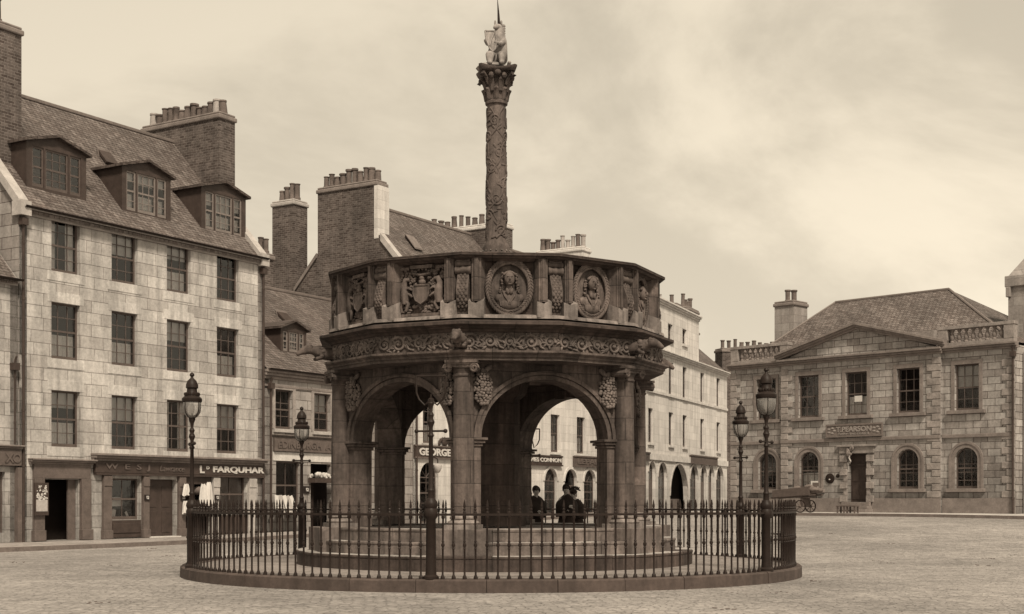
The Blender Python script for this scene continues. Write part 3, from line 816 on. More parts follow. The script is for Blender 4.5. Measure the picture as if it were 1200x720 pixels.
for i, u in enumerate(wl):
    mb = MB(); mb.box(u - .66, u - .5, -.03, 0, zz0, zz1); mb.box(u + .5, u + .66, -.03, 0, zz0, zz1); mb.box(u - .66, u + .66, -.035, 0, zz1, zz1 + .2); mb.build('window_surround', 'trim_mid', rt)
window(rt, (s1[0] + s1[1]) / 2, s1[2], s1[1] - s1[0], s1[3] - s1[2], 0, 2, 1, kind='shop', dress='none')
window(rt, (s3[0] + s3[1]) / 2, s3[2], s3[1] - s3[0], s3[3] - s3[2], 0, 2, 1, kind='shop', dress='none')
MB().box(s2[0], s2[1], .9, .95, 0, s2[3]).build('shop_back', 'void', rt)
cornice(rt, 0, W2, ze - .34, .34, .24, 'stone_trim_dark')
MB().box(0, W2, -.05, 0, ze - .62, ze - .55).build('string_course', 'stone_trim_dark', rt)
slab_roof(rt, .05, W2, D2, ze + .02, zr, dr, 'slate'); gutter(rt, 0, W2, ze + .04, -.3)
downpipe(rt, .3, 0, ze - .3)
chimney(rt, F.U(311, 4.7), F.U(320.5, 4.7), 4.7, 5.4, zr - 1.2, F.Z(316, 297, 4.7), 'brick', 2, 'stone_trim_dark', 0)
d0 = .9; dormer(rt, F.U(329, d0), F.U(359, d0), F.Z(345, 418, d0) + .05, F.Z(345, 386, d0), d0, ze + .02, SL, zpk=.28, bright=True)
skylight(rt, F.U(338, 2.6), 2.5, .6, .75, ze, SL, .6)
zs0, zs1 = F.Z(350, 530), F.Z(350, 514)
sg = thing('shop_sign', 'grey fascia above the low house shop reading EDINBURGH A in faded capitals', 'sign', (*F.W(F.U(319.5), 0), zb + zs0), ANG)
w_ = F.U(410) - F.U(319.5); MB().box(0, w_, -.12, 0, 0, zs1 - zs0).build('board', 'timber_mid', sg, bevel=.01)
cornice(sg, 0, w_, zs1 - zs0 - .0, .10, .2, 'stone_trim_dark')
text('lettering', 'EDINBURGH  A', (zs1 - zs0) * .55, sg, 'faded', ((F.U(323) + F.U(385)) / 2 - F.U(319.5), -.123, (zs1 - zs0) * .5), width=F.U(385) - F.U(323), bold=.03)
mb = MB(); mb.box(F.U(319.5), F.U(388), -.03, 0, s1[3] + .02, zs0 - .03); mb.build('lintel_band', 'stone_white', rt)
num = MB().box(F.U(355.5), F.U(361.5), -.06, 0, F.Z(358, 578), F.Z(358, 570)).build('number_plate', 'dark', rt)
text('numeral', '12', .13, num, 'gold', (F.U(358.5), -.065, F.Z(358, 574)), width=.13)
for k, (x, lean) in enumerate(((325.5, .12), (332, -.05), (338.5, -.2), (343.5, -.3), (348, -.35))):
    y = -.3; u = F.U(x, y); z0 = F.Z(x, 601, y); z1 = F.Z(x, 580, y)
    mb = MB().box(-.10, .10, -.015, .015, 0, z1 - z0); o = mb.build('leaning_board', 'paper' if k % 2 == 0 else 'stone_trim'); o.location = (*F.W(u, y), zb + z0); o.rotation_euler = (-.2, lean, ANG)
    tag(o, ['pale board leaning leftmost below the EDINBURGH sign', 'pale board second from left below the EDINBURGH sign', 'slanting pale board in the middle below the EDINBURGH sign', 'tilted pale board second from right below the EDINBURGH sign', 'most tilted pale board at the right below the EDINBURGH sign'][k], 'board', 'boards leaning at the shop')
def stall():
    y = -.45; x0, x1 = F.U(322, y), F.U(353, y); z1 = F.Z(338, 601, y)
    o = thing('display_bench', 'dark low display bench under the shop window holding leaning boards', 'bench', (*F.W((x0 + x1) / 2, y), zb), ANG)
    h = (x1 - x0) / 2; MB().box(-h, h, -.2, .3, z1 - .08, z1).build('bench_top', 'wood', o)
    for sx in (-1, 1):
        for sy in (-.16, .26): MB().box(sx * (h - .1) - .04, sx * (h - .1) + .04, sy - .03, sy + .03, .0, z1 - .08).build('leg', 'wood', o)
stall()
def tray():
    y = -.15; u = F.U(376, y); z = F.Z(376, 566, y); w = F.U(387, y) - F.U(364, y)
    o = thing('greengrocer_tray', 'dark shelf tray heaped with pale produce at the low house shop door', 'tray', (*F.W(u, y), zb + z), ANG)
    MB().box(-w / 2, w / 2, -.2, .2, 0, .18).build('tray', 'timber', o)
    r2 = random.Random(3); mb = MB()
    for k in range(44): mb.ell((r2.uniform(-w / 2 + .08, w / 2 - .08), r2.uniform(-.15, .15), .2 + r2.uniform(0, .16)), r2.uniform(.05, .085), seg=6, rings=4)
    mb.build('produce', 'stone_white', o, True)
tray()

# ---- the tall house with the big brick gable (GEORGE)
zb = .35
rt, F = rootN('gabled_house', 'tall house with a bare brick gable and big chimney behind the monument', 'house', 20.0, zb)
W3 = 9.45; ze = 1.45 + 9.5 - zb; zr = 1.45 + 13.2 - zb; dr = 3.3; D3 = 6.7; SL = (zr - ze) / dr
du0, du1 = F.U(492), F.U(513.5); dz1 = F.Z(503, 542); dw = du1 - du0
ops = [(du0, du1, .02, dz1, dw / 2 * .95)]
stp = 2.35; uw = (F.U(495) + F.U(510)) / 2; z0 = F.Z(502, 519.5)
for k in range(4):
    u = uw + k * 2.45
    if u + .5 > W3: break
    for (za, zc) in ((z0, z0 + 1.85), (z0 + 3.0, z0 + 4.8), (z0 + 5.6, z0 + 7.2)): ops.append((u - .45, u + .45, za, zc))
for k in (1, 2, 3):
    u = (du0 + du1) / 2 + k * 2.45
    if u + dw / 2 < W3: ops.append((u - dw / 2, u + dw / 2, .5, dz1, dw / 2 * .95))
shell(rt, 0, W3, D3, -.4, ze, ops, 'granite_pale', 'brick', zr, dr)
for oo in ops:
    a, b, c, d = oo[:4]; rise = oo[4] if len(oo) > 4 else 0
    if rise and c < .1: window(rt, (a + b) / 2, c, b - a, d - c, rise, 2, 3, kind='fan', dress='none')
    elif rise: window(rt, (a + b) / 2, c, b - a, d - c, rise, 2, 3, kind='fan', dress='none')
    else: window(rt, (a + b) / 2, c, b - a, d - c, sill='stone_trim')
cornice(rt, 0, W3, ze - .25, .25, .22, 'stone_trim')
slab_roof(rt, .2, W3, D3, ze, zr, dr, 'slate'); gutter(rt, 0, W3, ze + .02, -.27)
mb = MB()
for (da, db) in ((-.12, 1.74), (5.36, D3)):
    za, zb_ = (ze + SL * min(da, 2 * dr - da) + .22 if da < dr else zr - (zr - ze) / (D3 - dr) * (da - dr) + .16), (ze + SL * db + .22 if db < dr else ze + .16)
    th_ = .34 if da < dr else .2
    P = [(da, za), (db, zb_), (db, zb_ - th_), (da, za - th_)]
    mb = MB(); mb.add([(-.08, d, z) for d, z in P] + [(.26, d, z) for d, z in P], [(0, 1, 2, 3), (7, 6, 5, 4), (0, 4, 5, 1), (1, 5, 6, 2), (2, 6, 7, 3), (3, 7, 4, 0)]); mb.build('skew', 'stone_trim' if da < dr else 'stone_trim_dark', rt)
downpipe(rt, .12, 0, ze - .2)
skylight(rt, F.U(487, 1.6), 1.45, .55, .85, ze, SL, .05)
c = chimney(rt, .02, .74, 2.0, 5.35, ze, F.Z(430, 207, 2.1), 'brick', 10, 'stone_trim_dark', .1)
MB().box(-.02, .77, 1.88, 2.12, ze + SL * 1.75, F.Z(430, 207, 2.1) - .282).build('stone_facing', 'granite_pale', rt)
c = chimney(rt, .0, .95, 6.75, 8.05, -.3, F.Z(345, 234, 6.9), 'brick', 4, 'stone_trim', .1)
zs0, zs1 = F.Z(505, 537.5), F.Z(505, 522.5)
sg = thing('shop_sign', 'dark board with the name GEORGE in pale slab capitals seen through the left arch', 'sign', (*F.W(F.U(484.6), 0), zb + zs0), ANG)
w_ = F.U(540) - F.U(484.6); hh = zs1 - zs0
MB().box(0, w_, -.1, 0, 0, hh).build('board', 'timber', sg)
mb = MB(); mb.box(-.03, w_ + .03, -.13, -.1, hh - .05, hh + .01); mb.box(-.03, w_ + .03, -.13, -.1, -.01, .05); mb.build('moulding', 'timber_mid', sg)
text('lettering', 'GEORGE', hh * .58, sg, 'gold', ((F.U(489) + F.U(526)) / 2 - F.U(484.6), -.105, hh * .5), width=F.U(526) - F.U(489), bold=.035)
def crest():
    u = F.U(520); z = F.Z(520, 522)
    o = thing('sign_crest', 'dark carved leafy crest sitting on the GEORGE board', 'ornament', (*F.W(u, -.05), zb + z), ANG)
    mb = MB(); 
    for k in range(9):
        a = pi * k / 8; mb.ell((.42 * cos(a), 0, .05 + .22 * sin(a)), .12, .05, .1, seg=6, rings=4)
    mb.ell((0, -.02, .12), .22, .06, .17); mb.build('carving', 'timber', o, True)
crest()
def bracketlamp():
    u = F.U(502); z = F.Z(502, 552)
    o = thing('shop_lamp', 'small round lamp hanging over the arched door below the GEORGE board', 'lamp', (*F.W(u, -.5), zb + z), ANG)
    MB().tube([(0, .5, .55), (0, .2, .6), (0, 0, .5), (0, 0, .3)], .025).build('bracket', 'iron', o, True)
    MB().lathe([(.02, .32), (.16, .26), (.18, .22), (.17, .1), (.1, -.06), (.03, -.1)], 10).build('globe', 'stone_trim', o, True)
bracketlamp()

# ---- the long pale house with arches (JAMES CONNON)
zb = .62
rt, F = rootN('arcaded_house', 'pale plain house with arched ground floor seen through the right arch', 'house', 29.5, zb)
W4 = 9.8; ze = 1.45 + 9.5 - zb; zr = 1.45 + 13.0 - zb; dr = 3.3; D4 = 6.7; SL = (zr - ze) / dr
w1 = (F.U(645.5) + F.U(655.8)) / 2; w2 = (F.U(676) + F.U(685.7)) / 2; st = w2 - w1
z0, z1 = F.Z(650, 530), F.Z(650, 486)
ops = []; doors = []
for k in range(-1, 3):
    u = w1 + st * k
    if .5 < u < W4 - .5:
        for dz, hk in ((0, 1), (3.3, 1), (6.0, .8)): ops.append((u - .45, u + .45, z0 + dz, z0 + dz + (z1 - z0) * hk))
a1 = (F.U(638) + F.U(652.7)) / 2; a2 = (F.U(661) + F.U(675.6)) / 2; a3 = (F.U(684) + F.U(698)) / 2; sa = (a3 - a1) / 2; aw = F.U(652.7) - F.U(638); zt = F.Z(645, 549)
for k in range(-1, 5):
    u = a1 + sa * k
    if u - aw / 2 > .2 and u + aw / 2 < W4 - .1: ops.append((u - aw / 2, u + aw / 2, .02, zt, aw / 2))
shell(rt, 0, W4, D4, -.5, ze, ops, 'granite_pale', 'brick', zr, dr)
for i, oo in enumerate(ops):
    a, b, c, d = oo[:4]
    if len(oo) > 4: window(rt, (a + b) / 2, c, b - a, d - c, oo[4], 2, 3, kind='fan' if i % 2 else 'door', dress='none' if i % 2 else 'none')
    else: window(rt, (a + b) / 2, c, b - a, d - c, 0, 2, 4, sill='stone_white', dress='low' if i % 3 == 0 else 'nets')
for oo in ops:
    if len(oo) > 4:
        a, b, c, d, r_ = oo; mb = MB(); n = 12
        o1 = arc_pts(a - .14, b + .14, d - r_, r_ + .14, n); i1 = arc_pts(a, b, d - r_, r_, n)
        for k in range(n): mb.loft([[(p[0], y, p[1]) for p, y in ((o1[k], -.04), (o1[k + 1], -.04), (i1[k + 1], -.04), (i1[k], -.04))], [(p[0], y, p[1]) for p, y in ((o1[k], .0), (o1[k + 1], .0), (i1[k + 1], .0), (i1[k], .0))]])
        mb.build('arch_band', 'stone_white', rt)
cornice(rt, 0, W4, ze - .25, .25, .22, 'stone_trim'); slab_roof(rt, .2, W4, D4, ze, zr, dr, 'slate'); gutter(rt, 0, W4, ze + .02, -.27)
skew(rt, -.02, .34, D4, ze + .15, zr + .1, dr, 'stone_trim'); skew(rt, W4 - .34, .34, D4, ze + .1, zr, dr, 'stone_trim')
chimney(rt, -.1, .9, 1.4, 6.1, ze, F.Z(545, 264, 3.5), 'brick', 11, 'stone_white', .1)
chimney(rt, W4 - .9, W4 + .0, 1.8, 4.8, ze, F.Z(665, 297, 3.5) + .05, 'granite_pale', 9, 'stone_white', .5, hh=.62)
downpipe(rt, .15, 0, ze - .2)
def board(F, zb, label, xa, xb, yt, yb, s, mat='timber', tm='gold', bold=.03, frac=.55, twx=None, group=None):
    xm = (xa + xb) / 2; z0, z1 = F.Z(xm, yb), F.Z(xm, yt); u0 = F.U(xa); w = F.U(xb) - u0; h = z1 - z0
    sg = thing('shop_sign', label, 'sign', (*F.W(u0, 0), zb + z0), F.a)
    MB().box(0, w, -.1, 0, 0, h).build('board', mat, sg, bevel=.01)
    mb = MB(); mb.box(-.03, w + .03, -.14, -.1, h - .06, h + .02); mb.box(-.03, w + .03, -.14, -.1, -.02, .05); mb.build('moulding', mat, sg)
    if s:
        a, b = twx or (xa + (xb - xa) * .06, xb - (xb - xa) * .06)
        text('lettering', s, h * frac, sg, tm, ((F.U(a) + F.U(b)) / 2 - u0, -.103, h * .5), width=F.U(b) - F.U(a), bold=bold)
    return sg
board(F, zb, 'dark board reading JAMES CONNON on the pale house seen through the right arch', 612, 657, 534, 545.5, 'JAMES CONNON', twx=(614, 655.5))
board(F, zb, 'brown board with faint worn letters LEPAMS right of the JAMES CONNON board', 671, 712, 535.5, 547.5, 'LEPAMS', 'wood', 'faded', twx=(675, 706))

# =================================================================== the pale corner building on the right of the monument
AA = math.atan2(.9225, .386); AO = (13.86 - .386 * 17.7, 88 - .9225 * 17.7); zb = .72
rt = thing('corner_tenement', 'bright pale four-storey building with a row of arched shop fronts right of the monument', 'building', (*AO, zb), AA)
F = Fac(AO, AA, zb); WA = 17.7
c1 = F.Z(815, 426.5); c2 = F.Z(810, 470); c3 = F.Z(800, 538.5)
def rowz(x, yt, yb): return F.Z(x, yb), F.Z(x, yt)
ops = []; wl = []
f1 = rowz(786.3, 483.5, 522); f2 = rowz(786, 425, 463)
for (xa, xb) in ((760, 765.2), (784, 788.7), (800, 805), (821, 825), (839.6, 844)):
    uc = (F.U(xa) + F.U(xb)) / 2
    for z0, z1 in (f1, f2): ops.append((uc - .44, uc + .44, z0, z1)); wl.append(ops[-1])
for xa, xb, yt, yb in ((782.5, 788.5, 380, 399), (799, 805.5, 386, 404)):
    uc = (F.U(xa) + F.U(xb)) / 2; z0, z1 = rowz((xa + xb) / 2, yt, yb); ops.append((uc - .45, uc + .45, z0, z1)); wl.append(ops[-1])
arch = []
for xa, xb, yt in ((760, 767.3, 540.5), (771.3, 781, 542), (785.4, 805.7, 544), (808.8, 817.6, 545), (821, 827.4, 545.6), (830.2, 836, 546.4), (839.3, 847, 547)):
    u0, u1 = F.U(xa), F.U(xb); z1 = F.Z((xa + xb) / 2, yt); arch.append((u0, u1, .02, z1, (u1 - u0) / 2)); 
ops += arch
ua = F.U(819); zat = F.Z(795, 364)
mb = MB(); facade(mb, 0, ua, -.5, zat, [o for o in ops if o[1] < ua], .25); facade(mb, ua, WA, -.5, c1, [o for o in ops if o[0] > ua], .25); 
for o in ops:
    if o[0] < ua < o[1]: print('opening across the step', o)
mb.build('wall', 'granite_pale', rt)
def quadwall(pts, th=None): pass
DA = 7.0; dl = 1.72
mb = MB()   # end walls, rear wall and tall block behind the attic
mb.quad((0, 0, -.5), (dl, 2.6, -.5), (dl, 2.6, zat), (0, 0, zat)); mb.quad((dl, 2.6, -.5), (dl + 1, DA, -.5), (dl + 1, DA, zat), (dl, 2.6, zat))
mb.quad((WA, 0, -.5), (WA, DA, -.5), (WA, DA, c1), (WA, 0, c1)); mb.quad((dl + 1, DA, -.5), (WA, DA, -.5), (WA, DA, c1), (dl + 1, DA, c1))
mb.quad((ua, 0, c1), (ua, DA, c1), (ua, DA, zat), (ua, 0, zat)); mb.quad((dl + 1, DA, c1), (ua, DA, c1), (ua, DA, zat), (dl + 1, DA, zat))
mb.build('end_wall', 'granite_pale', rt)
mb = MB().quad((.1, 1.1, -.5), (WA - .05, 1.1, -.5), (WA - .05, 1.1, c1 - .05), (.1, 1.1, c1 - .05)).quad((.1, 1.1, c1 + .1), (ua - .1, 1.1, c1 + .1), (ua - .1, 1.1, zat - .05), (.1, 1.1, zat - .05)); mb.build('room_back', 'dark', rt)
mb = MB(); mb.poly([(-.1, -.05, zat + .01), (ua + .05, -.05, zat + .01), (ua + .05, DA, zat + .6), (dl + 1, DA, zat + .6), (dl, 2.6, zat + .2)])
s_ = 1.0
mb.quad((ua, -.15, c1 + .0), (WA + .05, -.15, c1 + .0), (WA + .05, 3.5, c1 + 3.2), (ua, 3.5, c1 + 3.2)); mb.quad((WA + .05, 3.5, c1 + 3.2), (ua, 3.5, c1 + 3.2), (ua, DA, c1), (WA + .05, DA, c1))
mb.add([(WA, 0, c1), (WA, 3.5, c1 + 3.15), (WA, DA, c1)], [(0, 1, 2)]); mb.build('roof', 'slate', rt)
cornice(rt, 0, WA, c1 - .15, .26, .26, 'stone_white', ends=True); cornice(rt, 0, ua, zat - .12, .3, .22, 'stone_white')
for z in (c2,): MB().box(0, WA, -.07, 0, z - .08, z + .07).build('string_course', 'stone_white', rt)
MB().box(0, WA, -.09, 0, c3 - .18, c3 + .16).build('string_course', 'stone_white', rt)
for i, oo in enumerate(wl): window(rt, (oo[0] + oo[1]) / 2, oo[2], oo[1] - oo[0], oo[3] - oo[2], 0, 2, 4, sill='stone_white', dress=['nets', 'low', 'blind', 'none'][i % 4])
for i, oo in enumerate(arch):
    a, b, c, d, r_ = oo
    if i == 2:
        mb = MB(); mb.box(a, b, .5, .55, c, d - r_ * 1.1)
        for q in range(5): mb.box(a + (b - a) * (q + .5) / 5 - .08, a + (b - a) * (q + .5) / 5 + .08, .47, .5, c + .2, d - r_ * 1.25)
        mb.build('gate', 'timber_mid', rt)
    else: window(rt, (a + b) / 2, c, b - a, d - c, r_, 2, 4, kind=['door', 'fan', 'fan', 'fan', 'door', 'door', 'fan'][i], dress='none')
    n = 12; mb = MB(); o1 = arc_pts(a - .12, b + .12, d - r_, r_ + .12, n); i1 = arc_pts(a, b, d - r_, r_, n)
    for k in range(n): mb.loft([[(p[0], -.04, p[1]) for p in (o1[k], o1[k + 1], i1[k + 1], i1[k])], [(p[0], 0, p[1]) for p in (o1[k], o1[k + 1], i1[k + 1], i1[k])]])
    mb.build('arch_band', 'stone_trim', rt)
# small roof turret beside the attic
u0, u1 = F.U(814.5, 1.0), F.U(824.5, 1.0); z1 = F.Z(820, 398, 1.0)
tb = MB().box(ua + .02, ua + 1.7, .5, 2.5, c1, z1).build('dormer', 'stone_trim_dark', rt)
window(tb, ua + .86, c1 + .7, .7, z1 - c1 - .9, 0, 2, 2, y=.46, flat=True, dress='none')
MB().box(ua, ua + 1.8, .4, 2.6, z1, z1 + .12).build('dormer_roof', 'lead', tb)
chimney(rt, F.U(768, 3), F.U(776, 3), 2.6, 3.5, zat, F.Z(770, 356, 3), 'stone_trim_dark', 2, 'stone_trim_dark', .4, hh=.6)
chimney(rt, F.U(786, 3), F.U(792, 3), 2.6, 3.6, zat, F.Z(790, 357, 3), 'stone_trim_dark', 1, 'stone_trim_dark', .1, hh=.6)
chimney(rt, F.U(800, 3), F.U(812, 3), 2.6, 3.6, zat, F.Z(806, 362, 3), 'stone_trim_dark', 4, 'stone_trim_dark', .1, hh=.7)
board(F, zb, 'blank dark sign board above the narrow arches of the bright pale building', 807.7, 839.3, 535, 544.5, '', 'wood')
board(F, zb, 'short dark board end just clear of the monument on the bright pale building', 745, 759.5, 530, 539.5, '', 'timber')

# dark brick gable house behind, between the pale building and the hall
BO = (14.05, 90.0); BA = R(20); zb = .75; F = Fac(BO, BA, zb)
rt = thing('brick_house', 'dark brick end of a house in the gap between the pale building and the hall', 'house', (*BO, zb), BA)
zt = F.Z(856, 433); zk = F.Z(860, 408)
MB().box(0, 6, 0, 6, -.5, zt).build('wall', 'brick', rt)
chimney(rt, -.15, 4.2, .1, 1.1, zt - .2, zk, 'brick', 9, 'stone_trim_dark', .1, hh=.55)
mb = MB().prism([(0, zt), (6, zt), (6, zt + .6), (3, zt + 1.4), (0, zt + .2)], .2, 6); mb.build('roof', 'slate', rt)

# =================================================================== the hall on the right
zb = .82; F = Fac(RO, RA, zb)
rt = thing('market_hall', 'two-storey granite hall with a pediment and arched lower windows at the right', 'hall', (*RO, zb), RA)
WR = F.U(1190); ub0, ub1 = F.U(917.5), F.U(1104.5); PJ = .16
zc1 = F.Z(1188, 403); zs = F.Z(1000, 515.5); DR = 10.0
zcl = F.Z(857, 432); zcor = (zc1 + zcl) / 2
ops = []; upper = []; lower = []
zu0, zu1 = F.Z(1066, 484), F.Z(1066, 432); wu = F.U(1080) - F.U(1053.3)
zl0, zl1 = F.Z(1066, 573), F.Z(1066, 526.5); wlw = F.U(1078.5) - F.U(1053.5)
for xa, xb in ((888, 908), (938.5, 961), (992.7, 1018.5), (1053, 1080), (1119, 1147)):
    uc = (F.U(xa) + F.U(xb)) / 2; upper.append((uc - wu / 2, uc + wu / 2, zu0, zu1))
for xa, xb in ((889.6, 909), (939.6, 961), (1053.7, 1078.2), (1118.2, 1146.5)):
    uc = (F.U(xa) + F.U(xb)) / 2; lower.append((uc - wlw / 2, uc + wlw / 2, zl0, zl1, wlw / 2))
dd = (F.U(995.5), F.U(1018), F.Z(1006, 588.5), F.Z(1006, 532))
ops = upper + lower + [dd]
mb = MB()
facade(mb, 0, ub0, -.5, zcor, [o for o in ops if o[1] < ub0], .25)
facade(mb, ub0, ub1, -.5, zcor, [o for o in ops if ub0 < o[0] and o[1] < ub1], .25 + PJ, -PJ)
facade(mb, ub1, WR, -.5, zcor, [o for o in ops if o[0] > ub1], .25)
mb.quad((ub0, -PJ, -.5), (ub0, 0, -.5), (ub0, 0, zcor), (ub0, -PJ, zcor)); mb.quad((ub1, -PJ, -.5), (ub1, 0, -.5), (ub1, 0, zcor), (ub1, -PJ, zcor))
mb.build('wall', 'granite_hall', rt)
mb = MB(); mb.quad((0, 0, -.5), (0, DR, -.5), (0, DR, zcor), (0, 0, zcor)); mb.quad((WR, 0, -.5), (WR, DR, -.5), (WR, DR, zcor), (WR, 0, zcor)); mb.quad((0, DR, -.5), (WR, DR, -.5), (WR, DR, zcor), (0, DR, zcor)); mb.build('end_wall', 'granite_hall', rt)
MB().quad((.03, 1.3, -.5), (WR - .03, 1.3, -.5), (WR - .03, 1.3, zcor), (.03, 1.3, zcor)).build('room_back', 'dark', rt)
inb = lambda o: -PJ if ub0 < o[0] < ub1 else 0
for i, o in enumerate(upper):
    y = inb(o); window(rt, (o[0] + o[1]) / 2, zu0, wu, zu1 - zu0, 0, 3, 4, y=y + .15, dress=['none', 'none', 'low', 'none', 'blind'][i])
    mb = MB(); a, b = o[0], o[1]; j = .17
    mb.box(a - j, a, y - .035, y, zu0, zu1); mb.box(b, b + j, y - .035, y, zu0, zu1); mb.box(a - j, b + j, y - .04, y, zu1, zu1 + .2); mb.build('architrave', 'stone_trim_dark', rt, bevel=.01)
    MB().box(a - .32, b + .32, y - .16, y + .14, zu0 - .16, zu0 - .002).build('sill', 'stone_trim_dark', rt, bevel=.01)
for i, o in enumerate(lower):
    y = inb(o); window(rt, (o[0] + o[1]) / 2, zl0, wlw, zl1 - zl0, wlw / 2, 3, 5, y=y + .15, dress=['none', 'low', 'none', 'none'][i], kind='sash')
    a, b, c, d, r_ = o; n = 14; j = .27; mb = MB()
    for e0, e1, pr in ((0, j * .6, .03), (j * .6, j, .06)):
        i1 = arc_pts(a - e0, b + e0, d - r_, r_ + e0, n); o1 = arc_pts(a - e1, b + e1, d - r_, r_ + e1, n)
        for k in range(n): mb.loft([[(p[0], y - pr, p[1]) for p in (o1[k], o1[k + 1], i1[k + 1], i1[k])], [(p[0], y, p[1]) for p in (o1[k], o1[k + 1], i1[k + 1], i1[k])]])
        mb.box(a - e1, a - e0, y - pr, y, c, d - r_); mb.box(b + e0, b + e1, y - pr, y, c, d - r_)
    mb.build('arched_surround', 'stone_trim_dark', rt)
    MB().box(a - .36, b + .36, y - .16, y + .14, c - .16, c - .002).build('sill', 'stone_trim_dark', rt, bevel=.01)
# rusticated quoins, long and short
def quoin(ua, ub, y, side):
    mb = MB(); z = .05; k = 0
    while z + .3 < zcor - .25:
        w = (ub - ua) * (1.0 if k % 2 == 0 else .62)
        if side > 0: a, b = ub - w, ub
        else: a, b = ua, ua + w
        mb.box(a, b, y - .05, y + .0, z + .012, z + .30); z += .312; k += 1
    mb.build('quoins', 'granite_quoin', rt, bevel=.018)
M['hallboard'] = plain('grey_sign_paint', .16, .7, .2, 5)
M['granite_quoin'] = plain('quoin_granite', .27, .88, .4, 1.6)
qw = F.U(1104) - F.U(1087)
quoin(0, .6, 0, -1); quoin(ub0, ub0 + .66, -PJ, -1); quoin(ub1 - .66, ub1, -PJ, 1); quoin(WR - .6, WR - .02, 0, 1)
for (pa, pb_, py_) in ((0, ub0 - .01, 0), (ub0, dd[0] - .3, -PJ), (dd[1] + .3, ub1, -PJ), (ub1 + .01, WR, 0)):
    MB().box(pa, pb_, py_ - .06, py_, -.3, F.Z(1000, 584)).build('plinth', 'stone_trim_dark', rt)
mb = MB(); mb.box(0, ub0, -.08, 0, zs - .08, zs + .08); mb.box(ub0, ub1, -PJ - .08, 0, zs - .08, zs + .08); mb.box(ub1, WR, -.08, 0, zs - .08, zs + .08); mb.build('string_course', 'stone_trim_dark', rt, bevel=.015)
mb = MB()
for (a, b, y) in ((-.1, ub0, 0), (ub0 - .1, ub1 + .1, -PJ), (ub1, WR + .1, 0)):
    mb.box(a, b, y - .1, .1, zcor - .14, zcor - .05); mb.box(a, b, y - .2, .1, zcor - .05, zcor + .04); mb.box(a, b, y - .30, .1, zcor + .04, zcor + .13)
mb.build('cornice', 'stone_trim_dark', rt, bevel=.012)
# pediment
ap = F.U(1004.6); ap = (ub0 + ub1) / 2; zap = F.Z(1005, 379)
mb = MB().prism([(ub0 + .1, zcor + .13), (ub1 - .1, zcor + .13), (ap, zap - .15)], -PJ + .02, .5); mb.build('pediment', 'granite_hall', rt)
mb = MB()
for sgn, e in ((-1, ub0 - .25), (1, ub1 + .25)):
    for (k0, k1, pr) in ((0, .1, .12), (.1, .2, .22), (.2, .3, .32)):
        P0 = (e, zcor + .12 + k0); P1 = (ap, zap - .3 + k0); P2 = (ap, zap - .3 + k1); P3 = (e, zcor + .12 + k1)
        mb.prism([P0, P1, P2, P3], -PJ - pr, .5)
mb.build('raking_cornice', 'stone_trim_dark', rt)
# balustraded parapets over the wings
def parapet(u0, u1, solid):
    zt = zcor + 1.02; z0 = zcor + .13
    mb = MB(); mb.box(u0, u1, -.05, .3, z0, z0 + .16); mb.box(u0 - .03, u1 + .03, -.08, .33, zt - .14, zt); mb.box(u0, u0 + .45, -.06, .31, z0 + .16, zt - .14); mb.box(u1 - .45, u1, -.06, .31, z0 + .16, zt - .14)
    par = mb.build('parapet', 'granite_quoin', rt, bevel=.012)
    n = max(3, int((u1 - u0 - .9) / .3)); bl = MB()
    h = zt - .14 - z0 - .16
    prof = [(.07, 0), (.1, .02), (.1, .06), (.06, .1), (.115, h * .35), (.1, h * .5), (.05, h * .75), (.075, h * .85), (.1, h * .92), (.1, h)]
    me = MB().lathe(prof, 8).mesh('baluster', M['stone_trim_dark'], True)
    for k in range(n): link('baluster', me, par, (u0 + .45 + (u1 - u0 - .9) * (k + .5) / n, .12, z0 + .16))
parapet(.02, ub0 + .3, 0); parapet(ub1 - .2, WR - .05, 0)
MB().box(ub0 + .8, ub1 - .6, .32, .6, zcor + .1, zcor + .98).build('blocking_course', 'granite_quoin', rt)
# hipped roof
zr = 1.45 + 10.05 - zb; d = 5.0; e0 = (.3, .45); z0 = zcor + .2; rb = DR - .2; ra, rc = F.U(979, 5), F.U(1112, 5)
mb = MB()
mb.quad((.3, .5, z0), (WR - .3, .5, z0), (rc, d, zr), (ra, d, zr)); mb.add([(.3, .5, z0), (ra, d, zr), (.3, rb, z0)], [(0, 1, 2)]); mb.add([(WR - .3, .5, z0), (rc, d, zr), (WR - .3, rb, z0)], [(0, 1, 2)]); mb.quad((.3, rb, z0), (WR - .3, rb, z0), (rc, d, zr), (ra, d, zr))
ro = mb.build('roof', 'slate', rt)
mb = MB(); mb.tube([(ra, d, zr + .02), (rc, d, zr + .02)], .07); mb.tube([(rc, d, zr + .02), (WR - .3, .5, z0 + .02)], .06); mb.tube([(ra, d, zr + .02), (.3, .5, z0 + .02)], .06); mb.build('ridge', 'lead', ro)
chimney(rt, F.U(907.7, 3), F.U(907.7, 3) + 1.15, 3, 4.25, zcor - 1, F.Z(908, 354, 3), 'granite_tower', 2, 'stone_trim_dark', 0)
downpipe(rt, WR - .06, 0, zcor - .1, y=-.12)
